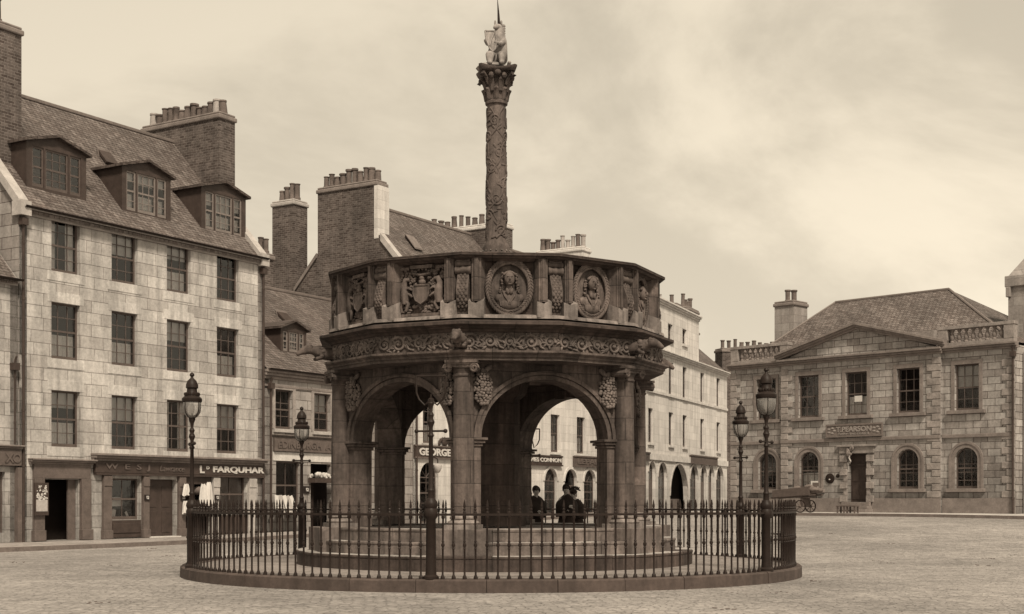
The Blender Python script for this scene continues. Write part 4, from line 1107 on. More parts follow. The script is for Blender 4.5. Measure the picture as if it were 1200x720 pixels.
# door, steps, block surround
y = -PJ
a, b, c, dz = dd
mb = MB().box(a, b, y + .3, y + .35, c, dz)
for k in (0, 1):
    cx = a + (b - a) * (k + .5) / 2
    for z0, z1 in ((.12, .8), (.95, 1.5)): mb.box(cx - .17, cx + .17, y + .28, y + .3, c + z0, c + z1)
dr_ = mb.build('door', 'timber', rt, bevel=.006); MB().box(a, b, y + .22, y + .3, dz - .55, dz - .47).build('transom', 'timber', dr_)
mb = MB(); z = c; k = 0
while z < dz - .1:
    if k % 2 == 0: mb.box(a - .38, a - .0, y - .10, y, z, z + .3); mb.box(b + .0, b + .38, y - .10, y, z, z + .3)
    else: mb.box(a - .2, a, y - .05, y, z, z + .3); mb.box(b, b + .2, y - .05, y, z, z + .3)
    z += .31; k += 1
mb.box(a - .4, b + .4, y - .1, y, dz + .02, dz + .32); mb.box(a - .5, b + .5, y - .18, y, dz + .32, dz + .42)
mb.build('door_surround', 'granite_quoin', rt, bevel=.015)
mb = MB(); mb.box(a - .3, b + .35, y - .75, y, -.2, c * .33); mb.box(a - .25, b + .3, y - .5, y, c * .33, c * .66); mb.box(a - .2, b + .25, y - .25, y + .3, c * .66, c - .005); mb.build('doorstep', 'stone_trim_dark', rt, bevel=.01)
# carved boss hung over the door
o = thing('carved_boss', 'dark carved leafy boss hanging over the hall door', 'ornament', (*F.W(F.U(1000), y - .12), zb + F.Z(1000, 538)), RA)
mb = MB(); r2 = random.Random(8)
for k in range(14): mb.ell((r2.uniform(-.2, .2), r2.uniform(-.05, .05), .3 + r2.uniform(-.2, .35)), r2.uniform(.06, .12), .06, r2.uniform(.06, .16), seg=6, rings=4)
mb.build('foliage', 'stone_trim_dark', o, True); MB().tube([(0, 0, .2), (-.05, -.02, .05), (.04, -.02, -.12), (-.02, 0, -.2)], .035).build('tail', 'stone_trim', o, True)
o = thing('wall_plaque', 'round dark plaque on the hall wall left of the door', 'plaque', (*F.W(F.U(975), y), zb + F.Z(975, 561)), RA)
mb = MB(); mb.m = Matrix.Rotation(R(90), 4, 'X'); mb.lathe([(.24, 0), (.24, .03), (.2, .05), (.05, .06)], 16); mb.build('disc', 'iron', o, True); MB().ell((0, -.06, -.05), .05, .03, .035).build('boss', 'stone_trim', o, True)
o = thing('wall_ornament', 'small dark round fitting between the plaque and the hall door', 'fitting', (*F.W(F.U(984), y), zb + F.Z(984, 558)), RA)
mb = MB(); mb.m = Matrix.Rotation(R(90), 4, 'X'); mb.lathe([(.09, 0), (.09, .03), (.04, .05)], 12); mb.build('fitting', 'iron', o, True)
# the sign
xm = 1005; z0, z1 = F.Z(xm, 511.5), F.Z(xm, 497.5); u0, u1 = F.U(972.5), F.U(1037); h = z1 - z0
sg = thing('shop_sign', 'grey board reading T. PEARSON above the hall door', 'sign', (*F.W(u0, y), zb + z0), RA); w = u1 - u0
MB().box(0, w, -.12, 0, 0, h).build('board', 'hallboard', sg, bevel=.01)
mb = MB(); mb.box(-.04, w + .04, -.15, -.12, h - .05, h + .03); mb.box(-.04, w + .04, -.15, -.12, -.03, .05); mb.box(-.04, .02, -.15, -.12, .05, h - .05); mb.box(w - .02, w + .04, -.15, -.12, .05, h - .05); mb.build('moulding', 'hallboard', sg)
M['pearson'] = plain('sign_lettering_dull', .27, .7, .15, 8)
text('lettering', 'T.PEARSON', h * .46, sg, 'pearson', (w * .5, -.123, h * .6), width=w * .64, bold=.03)
text('lettering', 'FURNITURE DEALER', h * .17, sg, 'pearson', (w * .5, -.123, h * .2), width=w * .56, bold=.01)
mb = MB()
for sx in (.09, .91):
    cx = w * sx
    for k in range(5): a_ = 2 * pi * k / 5; mb.ell((cx + .16 * cos(a_), -.13, h * .5 + h * .22 * sin(a_)), .09, .015, .05, seg=6, rings=4)
mb.build('scroll', 'pearson', sg, True)
# poster in the lower window, paper in the upper
sh_ = sheet('window_bill', 'white framed bill in the lower arched window beside the barrow', 'poster', F, 950.3, 961.5, 563.8, 572.2, y - .02)
mb = MB(); mb.box(-.17, .17, -.012, -.009, .08, .26); pb = mb.build('picture', 'timber_mid', sh_)
sheet('window_bill', 'small white card in the middle upper window of the hall', 'card', F, 1001.5, 1010.5, 464, 471, y + .12)

# ---- tower at the right edge
o = thing('stone_tower', 'pale stone tower with a spire foot cut off by the right edge', 'tower', (*F.W(WR + .05, .35), zb), RA)
wu = F.U(1181.5, 2.5) - WR - .05
mb = MB(); mb.box(.0, 7, .3, 8, -.5, zcor - .3); mb.build('base', 'granite_tower', o)
zt = F.Z(1181, 337, 2.5)
mb = MB(); mb.box(wu, wu + 5, 2.15, 7.15, 0, zt); mb.build('shaft', 'granite_tower', o)
mb = MB(); mb.box(wu - .12, wu + 5.12, 2.03, 7.27, zt, zt + .5); mb.box(wu - .06, wu + .15, 2.0, 2.3, zt - .45, zt); mb.build('cope', 'granite_tower', o, bevel=.03)
mb = MB(); mb.add([(wu, 2.15, zt + .5), (wu + 5, 2.15, zt + .5), (wu + 5, 7.15, zt + .5), (wu, 7.15, zt + .5), (wu + 1.6, 3.75, zt + 3.0), (wu + 3.4, 3.75, zt + 3.0), (wu + 3.4, 5.55, zt + 3.0), (wu + 1.6, 5.55, zt + 3.0)], [(0, 1, 5, 4), (1, 2, 6, 5), (2, 3, 7, 6), (3, 0, 4, 7), (4, 5, 6, 7)]); mb.build('broach', 'granite_tower', o)
mb = MB().lathe([(1.0, zt + 2.9), (.9, zt + 6.2), (1.05, zt + 6.3), (1.05, zt + 6.6), (.8, zt + 6.7), (.05, zt + 13)], 8, (wu + 2.5, 4.65), R(22.5)); mb.build('spire', 'granite_tower', o)

# =================================================================== THE MONUMENT
CX, CY = -.3375, 27.0
RX = -.088          # the round kerb is centred a touch left of the camera axis
T0 = R(-9.5); PAV = .20
tag(MB().lathe([(5.7, .0), (5.7, PAV), (0.0, PAV + .02)], 96, (-.39, CY)).build('paving', 'inner', None), kind='structure')
def ringmesh(mb, ang, prof, c=(0, 0)):
    rings = [[(c[0] + r * sin(a), c[1] - r * cos(a), z) for a in ang] for r, z in prof]
    return mb.loft(rings + [rings[0]], cap=False)
N96 = [2 * pi * k / 120 for k in range(120)]
def ringstones(mb, n, prof, c=(0, 0), gap=.008, sub=5, seed=1):
    r_ = random.Random(seed)
    for k in range(n):
        a0, a1 = 2 * pi * k / n, 2 * pi * (k + 1) / n; g = gap / prof[0][0] / 2; dr = r_.uniform(-.010, .010); dz = r_.uniform(-.006, .004)
        rings = []
        for j in range(sub + 1):
            a = a0 + g + (a1 - a0 - 2 * g) * j / sub; rings.append([(c[0] + (r + dr) * sin(a), c[1] - (r + dr) * cos(a), z + (dz if z > .1 else 0)) for r, z in prof])
        mb.loft(rings)
kb = MB(); ringstones(kb, 34, [(5.62, .0), (5.62, .19), (5.64, .205), (5.96, .205), (5.99, .18), (6.0, -.1), (5.62, -.1)], (-.39, CY))
tag(kb.build('kerb', 'kerb', None, True), kind='structure')
# joints of the kerb stones are cut as thin dark slots: separate sheets proud of the face would be paint, so they are real grooves in the mesh material

mc = thing('market_cross', 'dark carved six-sided stone monument with arches and a tall column carrying a unicorn', 'monument', (CX, CY, PAV))
LZ = (0, 0, -PAV)
def cpart(mb, name, mat='cross', parent=None, smooth=False, phi=0.0, bevel=0, ang=40):
    me = mb.mesh(name, M[mat], smooth, ang)
    return clink(name, me, parent, phi, bevel)
def clink(name, me, parent=None, phi=0.0, bevel=0):
    o = link(name, me, parent or mc, None if parent else LZ, phi, bevel); return o
# steps
def stepring(r, z0, z1, name='step', n=72):
    mb = MB(); ang = [2 * pi * k / n for k in range(n)]
    prof = [(r - .012, z0), (r - .012, z1 - .05), (r, z1 - .04), (r, z1 - .012), (r - .012, z1), (r - .55, z1), (r - .55, z0)]
    ringstones(mb, 22, prof, gap=.010, seed=int(r * 100)); mb.lathe([(r - .03, z0), (r - .03, z1 - .03), (.3, z1 - .03)], 48)
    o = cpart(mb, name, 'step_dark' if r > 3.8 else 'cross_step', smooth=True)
    t_ = MB(); ringstones(t_, 22, [(r - .02, z1 - .02), (r - .02, z1 + .003), (r - .545, z1 + .003), (r - .545, z1 - .02)], gap=.014, seed=3)  # paler ring on each step top, light from above put into its colour
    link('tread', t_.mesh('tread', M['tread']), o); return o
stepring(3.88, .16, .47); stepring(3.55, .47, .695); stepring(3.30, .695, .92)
pm = MB(); pm.add([(-.56, -2.7, .465), (.56, -2.7, .465), (.50, -3.62, .465), (-.50, -3.62, .465), (-.56, -2.7, .925), (.56, -2.7, .925), (.50, -3.62, .925), (-.50, -3.62, .925)], [(0, 1, 2, 3), (7, 6, 5, 4), (0, 4, 5, 1), (1, 5, 6, 2), (2, 6, 7, 3), (3, 7, 4, 0)])
pme = pm.mesh('pedestal', M['cross_step'])
for k in range(6): clink('pedestal', pme, None, T0 + k * pi / 3, .012)
# arcade bays
A_ = 2.66; TH = .46; WO = 1.22; ZS = 2.53; RI = 1.06; ZT = 3.87
t30 = math.tan(pi / 6)
def wx(y, s): return s * (-y) * t30
bay = MB(); n = 18
ar = arc_pts(-WO, WO, ZS, RI, n)
for y in (-A_, -(A_ - TH)):
    hw = -y * t30
    bay.quad((-hw, y, .92), (-WO, y, .92), (-WO, y, ZS), (-hw, y, ZS)); bay.quad((WO, y, .92), (hw, y, .92), (hw, y, ZS), (WO, y, ZS))
    top = [(-hw + 2 * hw * k / n) for k in range(n + 1)]
    bay.quad((-hw, y, ZS), (-WO, y, ZS), (-WO, y, ZT), (-hw, y, ZT)); bay.quad((WO, y, ZS), (hw, y, ZS), (hw, y, ZT), (WO, y, ZT))
    for k in range(n): bay.quad((ar[k][0], y, ar[k][1]), (ar[k + 1][0], y, ar[k + 1][1]), (ar[k + 1][0], y, ZT), (ar[k][0], y, ZT))
out = [(-WO, .92)] + ar + [(WO, .92)]
for k in range(len(out) - 1):
    p, q = out[k], out[k + 1]; bay.quad((p[0], -A_, p[1]), (q[0], -A_, q[1]), (q[0], -(A_ - TH), q[1]), (p[0], -(A_ - TH), p[1]))
bayme = bay.mesh('arch_bay', M['cross'])
av = MB()
for e0, e1, pr in ((.0, .075, .035), (.085, .15, .07)):
    i1 = arc_pts(-WO - e0, WO + e0, ZS, RI + e0, 28); o1 = arc_pts(-WO - e1, WO + e1, ZS, RI + e1, 28)
    i1 = [p for p in i1 if abs(p[0]) < 1.5]; 
    for k in range(28): av.loft([[(p[0], -A_ - pr, p[1]) for p in (arc_pts(-WO - e1, WO + e1, ZS, RI + e1, 28)[k], arc_pts(-WO - e1, WO + e1, ZS, RI + e1, 28)[k + 1], arc_pts(-WO - e0, WO + e0, ZS, RI + e0, 28)[k + 1], arc_pts(-WO - e0, WO + e0, ZS, RI + e0, 28)[k])],
                                 [(p[0], -A_ + .01, p[1]) for p in (arc_pts(-WO - e1, WO + e1, ZS, RI + e1, 28)[k], arc_pts(-WO - e1, WO + e1, ZS, RI + e1, 28)[k + 1], arc_pts(-WO - e0, WO + e0, ZS, RI + e0, 28)[k + 1], arc_pts(-WO - e0, WO + e0, ZS, RI + e0, 28)[k])]])
avme = av.mesh('archivolt', M['cross'])
im = MB()
for a, b, p in ((2.38, 2.43, .03), (2.435, 2.485, .065), (2.49, 2.535, .10)):
    im.box(WO - p, 1.40, -A_ - p, -(A_ - TH) + p, a, b)
imr = im.mesh('impost', M['cross'])
im = MB()
for a, b, p in ((2.38, 2.43, .03), (2.435, 2.485, .065), (2.49, 2.535, .10)):
    im.box(-1.40, -WO + p, -A_ - p, -(A_ - TH) + p, a, b)
iml = im.mesh('impost', M['cross'])
ks = MB().box(-.11, .11, -(A_ - TH), -(A_ - TH) + .12, ZS + RI - .05, ZS + RI + .32).mesh('keystone', M['cross'])
# fruit drops hanging beside the columns
fr = MB(); r2 = random.Random(11)
for row in range(12):
    z = 3.64 - .047 * row; hw = .15 * (1 - (max(0, row - 5) / 9.0) ** 2) if row > 1 else .10 + .02 * row; cnt = max(1, int(hw * 2 / .058) + 1)
    for k in range(cnt):
        x = (k - (cnt - 1) / 2) * .062 + (row % 2) * .02 + r2.uniform(-.012, .012)
        rr_ = r2.uniform(.028, .042)
        fr.ell((x, -.03 - .07 * max(0, 1 - (x / .17) ** 2) - r2.uniform(0, .012), z + r2.uniform(-.012, .012)), rr_ * 1.05, .04, rr_, Matrix.Rotation(r2.uniform(-.8, .8), 3, 'Y'), 7, 5)
for s_ in (-1, 1):
    for k in range(3): fr.ell((s_ * (.05 + .04 * k), -.05, 3.70 + .035 * k), .05, .035, .07, Matrix.Rotation(s_ * .6, 3, 'Y'), 6, 4)
fr.ell((0, -.06, 3.70), .05, .05, .07)
fruit = fr.mesh('fruit_drop', M['cross_frieze'], True, 80)
for k in range(6):
    ph = T0 + R(30) + k * pi / 3
    b = clink('arch_bay', bayme, None, ph); 
    clink('archivolt', avme, None, ph); clink('impost', iml, None, ph, .01); clink('impost', imr, None, ph, .01); clink('keystone', ks, None, ph)
    for s_ in (-1, 1):
        o = clink('fruit_drop', fruit, None, ph); 
        v = Matrix.Rotation(ph, 3, 'Z') @ Vector((s_ * 1.215, -A_, 0)); o.location = (v.x, v.y, -PAV)
# engaged columns
YC = -3.10
cs = MB().lathe([(.185, 1.17), (.19, 1.6), (.188, 2.4), (.172, 3.55), (.172, 3.62)], 24, (0, YC)); csm = cs.mesh('column', M['cross'], True)
cb = MB(); cb.box(-.29, .29, YC - .29, YC + .29, .925, 1.0); cb.lathe([(.27, 1.0), (.285, 1.03), (.27, 1.06), (.23, 1.075), (.225, 1.095), (.245, 1.11), (.24, 1.14), (.19, 1.175)], 24, (0, YC)); cbm = cb.mesh('column_base', M['cross_light'], True)
cp = MB(); cp.lathe([(.172, 3.58), (.195, 3.60), (.195, 3.625), (.18, 3.64), (.19, 3.69), (.235, 3.75)], 20, (0, YC)); cp.box(-.24, .24, YC - .23, YC + .23, 3.75, 3.79); cp.box(-.285, .285, YC - .27, YC + .27, 3.82, 3.868); cp.box(-.25, .25, YC - .25, YC + .25, 3.79, 3.82)
for s_ in (-1, 1):
    pts = []
    for k in range(26):
        t = k / 25; a = t * 3.6 * pi; r_ = .085 * (1 - t * .85); pts.append((s_ * (.235 - (r_ * sin(a)) * 0 + r_ * cos(a) * .9), YC - .24, 3.725 + r_ * sin(a)))
    cp.tube(pts, .022, 6)
    cp.m = Matrix.Translation((s_ * .235, YC, 3.725)) @ Matrix.Rotation(R(90), 4, 'X'); cp.lathe([(.075, -.23), (.06, -.1), (.06, .1), (.075, .23)], 14); cp.m = Matrix()
cpm = cp.mesh('capital', M['cross'], True)
for k in range(6):
    ph = T0 + k * pi / 3
    c = clink('column', csm, None, ph); 
    for nm, me in (('column_base', cbm), ('capital', cpm)): link(nm, me, c)
# ceiling, inner pier, roof deck
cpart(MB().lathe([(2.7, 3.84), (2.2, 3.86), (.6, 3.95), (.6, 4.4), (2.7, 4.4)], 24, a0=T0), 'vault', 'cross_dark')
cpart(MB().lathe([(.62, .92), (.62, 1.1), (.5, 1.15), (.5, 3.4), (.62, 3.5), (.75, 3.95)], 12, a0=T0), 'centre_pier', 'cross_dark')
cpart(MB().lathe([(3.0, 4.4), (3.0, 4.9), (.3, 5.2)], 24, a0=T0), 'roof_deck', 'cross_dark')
# entablature (twelve sides)
D12 = [T0 + k * pi / 6 for k in range(12)]
mb = MB(); ringmesh(mb, D12, [(2.3, 3.87), (3.32, 3.87), (3.32, 3.92), (3.35, 3.925), (3.35, 3.96), (3.40, 3.985), (3.42, 4.0), (3.42, 4.035), (2.3, 4.035)]); cpart(mb, 'architrave')
mb = MB(); ringmesh(mb, D12, [(2.3, 4.037), (3.28, 4.037), (3.28, 4.36), (2.3, 4.36)]); cpart(mb, 'frieze', 'cross')
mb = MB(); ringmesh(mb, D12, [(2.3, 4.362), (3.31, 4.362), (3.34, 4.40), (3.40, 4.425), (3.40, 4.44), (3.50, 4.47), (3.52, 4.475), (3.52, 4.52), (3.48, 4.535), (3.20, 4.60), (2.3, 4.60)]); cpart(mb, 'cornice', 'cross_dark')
# frieze carving, one strip per side: scrolling stems with leaves
def spiral(cx, cz, r, turns, sgn, a0, n=26):
    return [(cx + r * (1 - .82 * k / n) * cos(a0 + sgn * turns * 2 * pi * k / n), cz + r * (1 - .82 * k / n) * sin(a0 + sgn * turns * 2 * pi * k / n)) for k in range(n + 1)]
def carve_strip(seed):
    r2 = random.Random(seed); mb = MB(); yq = -3.28 * cos(R(15)) - .012; hw = .74
    zc = 4.195; xs = [-.70 + r2.uniform(-.02, .02), -.36 + r2.uniform(-.04, .04), r2.uniform(-.04, .04), .36 + r2.uniform(-.04, .04), .70]
    for i, x in enumerate(xs):
        s_ = 1 if i % 2 == 0 else -1
        r_ = r2.choice((.10, .125, .15)) * r2.uniform(.92, 1.05)
        sp = spiral(x, zc, r_, 1.6, s_, r2.uniform(-.4, .4) + pi * (i % 2)); mb.tube([(a, yq, b) for a, b in sp], [.030 - .012 * k / len(sp) for k in range(len(sp))], 6)
        mb.ell((x, yq - .01, zc), .035, .03, .035)
        for k in range(8):
            a = r2.uniform(0, 2 * pi); mb.ell((x + r_ * 1.05 * cos(a), yq, zc + r_ * 1.0 * sin(a) * .95), .055, .022, .022, Matrix.Rotation(-a + r2.uniform(-.6, .6), 3, 'Y'), 6, 4)
        if i < 4:
            xm = (x + xs[i + 1]) / 2
            mb.tube([(x + r_ * .9, yq, zc - s_ * .05), (xm, yq - .01, zc + s_ * .09), (xs[i + 1] - .1, yq, zc + s_ * .12)], .022, 6)
            for k in range(7): mb.ell((xm + r2.uniform(-.08, .08), yq, zc - s_ * (-.04 + .026 * k)), .065, .025, .024, Matrix.Rotation(r2.uniform(-1, 1), 3, 'Y'), 6, 4)
    return mb.mesh('scroll_carving', M['cross_frieze'], True, 80)
strips = [carve_strip(q) for q in (3, 14, 25, 31, 44, 52)]
for k in range(12): clink('scroll_carving', strips[k % 6], None, T0 + R(15) + k * pi / 6)
# gargoyles at the six corners
def gargoyle():
    mb = MB()
    v = [(0, -3.1, 4.16), (0, -3.36, 4.19), (0, -3.55, 4.24), (0, -3.72, 4.27), (0, -3.86, 4.22), (0, -3.96, 4.15), (.07, -3.70, 4.36), (-.07, -3.70, 4.36), (.1, -3.48, 4.12), (.1, -3.62, 4.08), (-.1, -3.48, 4.12), (-.1, -3.62, 4.08)]
    e = [(0, 1), (1, 2), (2, 3), (3, 4), (4, 5), (3, 6), (3, 7), (2, 8), (8, 9), (2, 10), (10, 11)]
    me = skin(v, e, [.14, .13, .10, .09, .062, .035, .022, .022, .045, .035, .045, .035], 2, 'cross')
    mesh_into(mb, me)
    for s_ in (-1, 1): mb.ell((s_ * .05, -3.78, 4.285), .02); mb.ell((s_ * .05, -3.74, 4.32), .03, .04, .018)
    for k in range(10): a = k * .63; mb.ell((.10 * cos(a), -3.47 - .03 * (k % 3), 4.22 + .10 * sin(a)), .038, .06, .032, seg=6, rings=4)
    return mb.mesh('gargoyle', M['cross'], True, 80)
gm = gargoyle()
for k in range(6): clink('gargoyle', gm, None, T0 + k * pi / 3)
# parapet
dl_ = R(4.4); A24 = []
for k in range(12): A24 += [T0 + k * pi / 6 - dl_, T0 + k * pi / 6 + dl_]
A24.sort()
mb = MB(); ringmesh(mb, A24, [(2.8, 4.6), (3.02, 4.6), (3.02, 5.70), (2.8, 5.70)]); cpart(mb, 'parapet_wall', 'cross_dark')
mb = MB(); ringmesh(mb, D12, [(2.9, 4.602), (3.34, 4.602), (3.32, 4.66), (3.10, 4.70), (2.9, 4.70)]); cpart(mb, 'parapet_ledge', 'cross_light')
mb = MB(); ringmesh(mb, D12, [(2.72, 5.66), (3.16, 5.62), (3.22, 5.655), (3.27, 5.66), (3.29, 5.69), (3.35, 5.70), (3.35, 5.745), (3.29, 5.76), (2.72, 5.76)]); cpart(mb, 'parapet_coping', 'cross_dark')
pi_ = MB(); yp = -3.24
pi_.box(-.03, .03, yp, -3.0, 4.90, 5.66)
for s_ in (-1, 1):
    pi_.box(s_ * .065 - .018, s_ * .065 + .018, yp + .05, -3.0, 4.90, 5.66); pi_.box(s_ * .035 - .012, s_ * .035 + .012, yp + .025, -3.0, 4.88, 5.66)
    pi_.add([(s_ * .08, yp + .07, 4.9), (s_ * .14, -3.0, 4.9), (s_ * .08, -3.0, 4.9), (s_ * .08, yp + .07, 5.66), (s_ * .14, -3.0, 5.66), (s_ * .08, -3.0, 5.66)], [(0, 1, 2), (3, 4, 5), (0, 1, 4, 3), (1, 2, 5, 4), (2, 0, 3, 5)])
pm1 = pi_.mesh('pilaster', M['cross'])
pb = MB(); w_ = .135
pb.add([(-w_, yp - .03, 4.62), (w_, yp - .03, 4.62), (w_, -3.0, 4.62), (-w_, -3.0, 4.62), (-w_, yp - .03, 4.90), (w_, yp - .03, 4.90), (w_, -3.0, 5.0), (-w_, -3.0, 5.0), (0, yp - .03, 4.86), (0, -3.0, 4.86)],
       [(0, 3, 2, 1), (0, 1, 5, 8, 4), (1, 2, 6, 5), (2, 3, 7, 9, 6), (3, 0, 4, 7), (4, 8, 9, 7), (8, 5, 6, 9)])
pm2 = pb.mesh('pilaster_block', M['cross_light'])
for a in A24:
    p = clink('pilaster', pm1, None, a); link('pilaster_block', pm2, p)
def console():
    mb = MB(); w = .105
    # S-shaped scaly body
    prof = []
    for k in range(15):
        t = k / 14; z = 5.40 - .70 * t; y = -3.12 - .13 * sin(pi * min(1, t * 1.15)) * (.35 + t) - .02; prof.append((y, z))
    for k in range(14):
        (y0, z0), (y1, z1) = prof[k], prof[k + 1]
        mb.loft([[(-w, -3.0, z0), (w, -3.0, z0), (w, y0, z0), (-w, y0, z0)], [(-w, -3.0, z1), (w, -3.0, z1), (w, y1, z1), (-w, y1, z1)]])
    for k in range(13):
        y, z = prof[k]
        for x in ((-.065, 0, .065) if k % 2 else (-.033, .033)): mb.ell((x, y - .004, z - .03), .036, .022, .04, seg=6, rings=4)
    for zz, rr in ((5.46, .075), (5.57, .055)):
        mb.m = Matrix.Translation((0, -3.13, zz)) @ Matrix.Rotation(R(90), 4, 'Y'); mb.lathe([(rr * .5, -.15), (rr, -.14), (rr * .8, -.05), (rr, 0), (rr * .8, .05), (rr, .14), (rr * .5, .15)], 14); mb.m = Matrix()
    mb.box(-.12, .12, -3.16, -3.0, 5.61, 5.655)
    return mb.mesh('console', M['cross_carved'], True, 50)
cm = console()
for k in range(12): clink('console', cm, None, T0 + k * pi / 6)
YP = -3.02 * cos(R(15 - 4.4)) - .002
def medallion(seed):
    r2 = random.Random(seed); mb = MB(); cz = 5.17; rx, rz = .375, .455
    # wreath of overlapping leaves on a roll
    mb.tube([(rx * cos(2 * pi * k / 40), YP - .04, cz + rz * sin(2 * pi * k / 40)) for k in range(41)], .042, 8, False)
    for k in range(52):
        a = 2 * pi * k / 52; sg = 1 if cos(a) > 0 else -1
        for off in (-.030, .030):
            rr = 1 + off / .4
            tang = math.atan2(rz * cos(a), -rx * sin(a)); mb.ell((rx * rr * cos(a), YP - .075, cz + rz * rr * sin(a)), .052, .02, .022, Matrix.Rotation(-(tang + sg * (.5 if off > 0 else -.5)), 3, 'Y'), 6, 4)
    wreath = mb
    b = MB()
    # oval ground, shoulders, drapery, head and curling wig
    ring = lambda s_, y: [(rx * s_ * cos(2 * pi * k / 32), y, cz + rz * s_ * sin(2 * pi * k / 32)) for k in range(32)]
    b.loft([ring(.98, YP), ring(.95, YP - .012)])
    b.ell((0, YP - .02, cz - .22), .25, .09, .18, seg=14, rings=8); b.ell((0, YP - .03, cz - .30), .21, .10, .12, seg=14, rings=8)
    b.ell((.0, YP - .06, cz - .02), .06, .07, .12)
    b.ell((.0, YP - .10, cz + .14), .092, .085, .13, seg=14, rings=10)
    b.ell((.0, YP - .19, cz + .135), .018, .03, .038); b.ell((0, YP - .178, cz + .085), .03, .012, .01); b.ell((0, YP - .16, cz + .045), .035, .02, .02); b.ell((0, YP - .176, cz + .175), .06, .012, .008)
    for s_ in (-1, 1): b.ell((s_ * .036, YP - .172, cz + .152), .016, .010, .008)
    for k in range(44):
        t = r2.random(); s_ = r2.choice((-1, 1)); x = s_ * (.098 + .05 * t + r2.uniform(0, .03)); z = cz + .25 - .36 * t
        b.ell((x, YP - .04 - r2.uniform(0, .035), z), .026, .03, .022, seg=6, rings=4)
    for k in range(12): x = -.095 + .19 * k / 11; b.ell((x, YP - .10, cz + .262 - .05 * (x / .1) ** 2), .026, .045, .026, seg=6, rings=4)
    for s_ in (-1, 1):
        for k in range(3): b.tube([(s_ * (.12 - .03 * k), YP - .085, cz - .06 - .03 * k), (s_ * (.09 - .02 * k), YP - .115, cz - .16 - .02 * k), (s_ * .01, YP - .125, cz - .27 - .02 * k)], .012, 5)
        b.tube([(s_ * .22, YP - .04, cz - .16), (s_ * .17, YP - .085, cz - .24), (s_ * .15, YP - .10, cz - .34)], .013, 5)
        b.ell((s_ * .17, YP - .035, cz - .19), .09, .06, .09, Matrix.Rotation(s_ * .7, 3, 'Y'), 10, 6)
        b.ell((s_ * .035, YP - .115, cz - .075), .035, .02, .06, Matrix.Rotation(s_ * .3, 3, 'Y'), 6, 4)
    return wreath.mesh('wreath', M['cross_carved'], True, 80), b.mesh('portrait', M['cross_carved'], True, 80)
def arms(seed):
    r2 = random.Random(seed); mb = MB(); y = YP - .01
    sh = [(-.15, 5.24), (.15, 5.24), (.155, 5.10), (.11, 4.98), (0, 4.91), (-.11, 4.98), (-.155, 5.10)]
    mb.prism(sh, y - .10, y); mb.tube([(x, y - .10, z) for x, z in sh + [sh[0]]], .018, 5)
    # helm, crown and spread mantling
    mb.ell((0, y - .05, 5.30), .07, .07, .06); mb.ell((0, y - .06, 5.37), .05, .05, .05)
    mb.tube([(-.2, y - .04, 5.52), (-.17, y - .06, 5.45), (0, y - .08, 5.42), (.17, y - .06, 5.45), (.2, y - .04, 5.52)], .026, 6)
    mb.box(-.22, .22, y - .09, y, 5.54, 5.60)
    for k in range(7): a = pi * k / 6; mb.ell((.15 * cos(a), y - .04, 5.44 + .10 * sin(a)), .03, .03, .03, seg=6, rings=4)
    for s_ in (-1, 1):
        # supporters: rearing beasts with arched necks
        P = [(s_ * .34, 4.92), (s_ * .33, 5.06), (s_ * .34, 5.18), (s_ * .36, 5.27), (s_ * .32, 5.36), (s_ * .25, 5.35)]
        mb.tube([(a, y - .06, b) for a, b in P], [.06, .085, .075, .055, .05, .032], 8)
        mb.tube([(s_ * .33, y - .08, 5.17), (s_ * .25, y - .1, 5.20), (s_ * .17, y - .09, 5.16)], [.035, .028, .02], 6); mb.tube([(s_ * .32, y - .06, 5.12), (s_ * .23, y - .09, 5.08), (s_ * .17, y - .09, 5.04)], [.035, .026, .02], 6)
        mb.tube([(s_ * .35, y - .06, 5.0), (s_ * .27, y - .08, 4.92), (s_ * .32, y - .06, 4.80)], [.055, .04, .03], 6); mb.tube([(s_ * .37, y - .05, 4.98), (s_ * .42, y - .06, 4.88), (s_ * .41, y - .05, 4.78)], [.05, .035, .028], 6)
        mb.tube([(s_ * .41, y - .03, 5.0), (s_ * .47, y - .04, 5.1), (s_ * .44, y - .04, 5.22)], .018, 5)
        for k in range(20): mb.ell((s_ * (.22 + r2.uniform(0, .26)), y - .02, 5.40 + r2.uniform(-.04, .14)), .035, .035, .03, Matrix.Rotation(r2.uniform(-1, 1), 3, 'Y'), 6, 4)
        mb.box(s_ * .36 - .09, s_ * .36 + .09, y - .05, y, 5.53, 5.58)
    for k in range(34): mb.ell((r2.uniform(-.45, .45), y - .02, 4.80 + r2.uniform(-.04, .1)), .05, .035, .025, Matrix.Rotation(r2.uniform(-.8, .8), 3, 'Y'), 6, 4)
    for k in range(24): mb.ell((r2.uniform(-.2, .2), y - .01, 4.86 + r2.uniform(0, .1)), .035, .03, .03, seg=6, rings=4)
    mb.box(-.49, .49, y - .05, y, 4.70, 4.75)
    for k in range(40): mb.ell((r2.choice((-1, 1)) * r2.uniform(.12, .26), y - .03, r2.uniform(5.22, 5.5)), .04, .035, .025, Matrix.Rotation(r2.uniform(-1.5, 1.5), 3, 'Y'), 6, 4)
    return mb.mesh('coat_of_arms', M['cross_carved'], True, 60)
med = [medallion(s_) for s_ in (5, 6, 7)]; arm = [arms(2), arms(9)]
for k in range(12):
    ph = T0 + R(15) + k * pi / 6
    if k in (11, 10): clink('coat_of_arms', arm[k - 10], None, ph)
    elif k in (9, 5): clink('coat_of_arms', arm[0], None, ph)
    else:
        w, b = med[k % 3]; wr = clink('wreath', w, None, ph); link('portrait', b, wr)
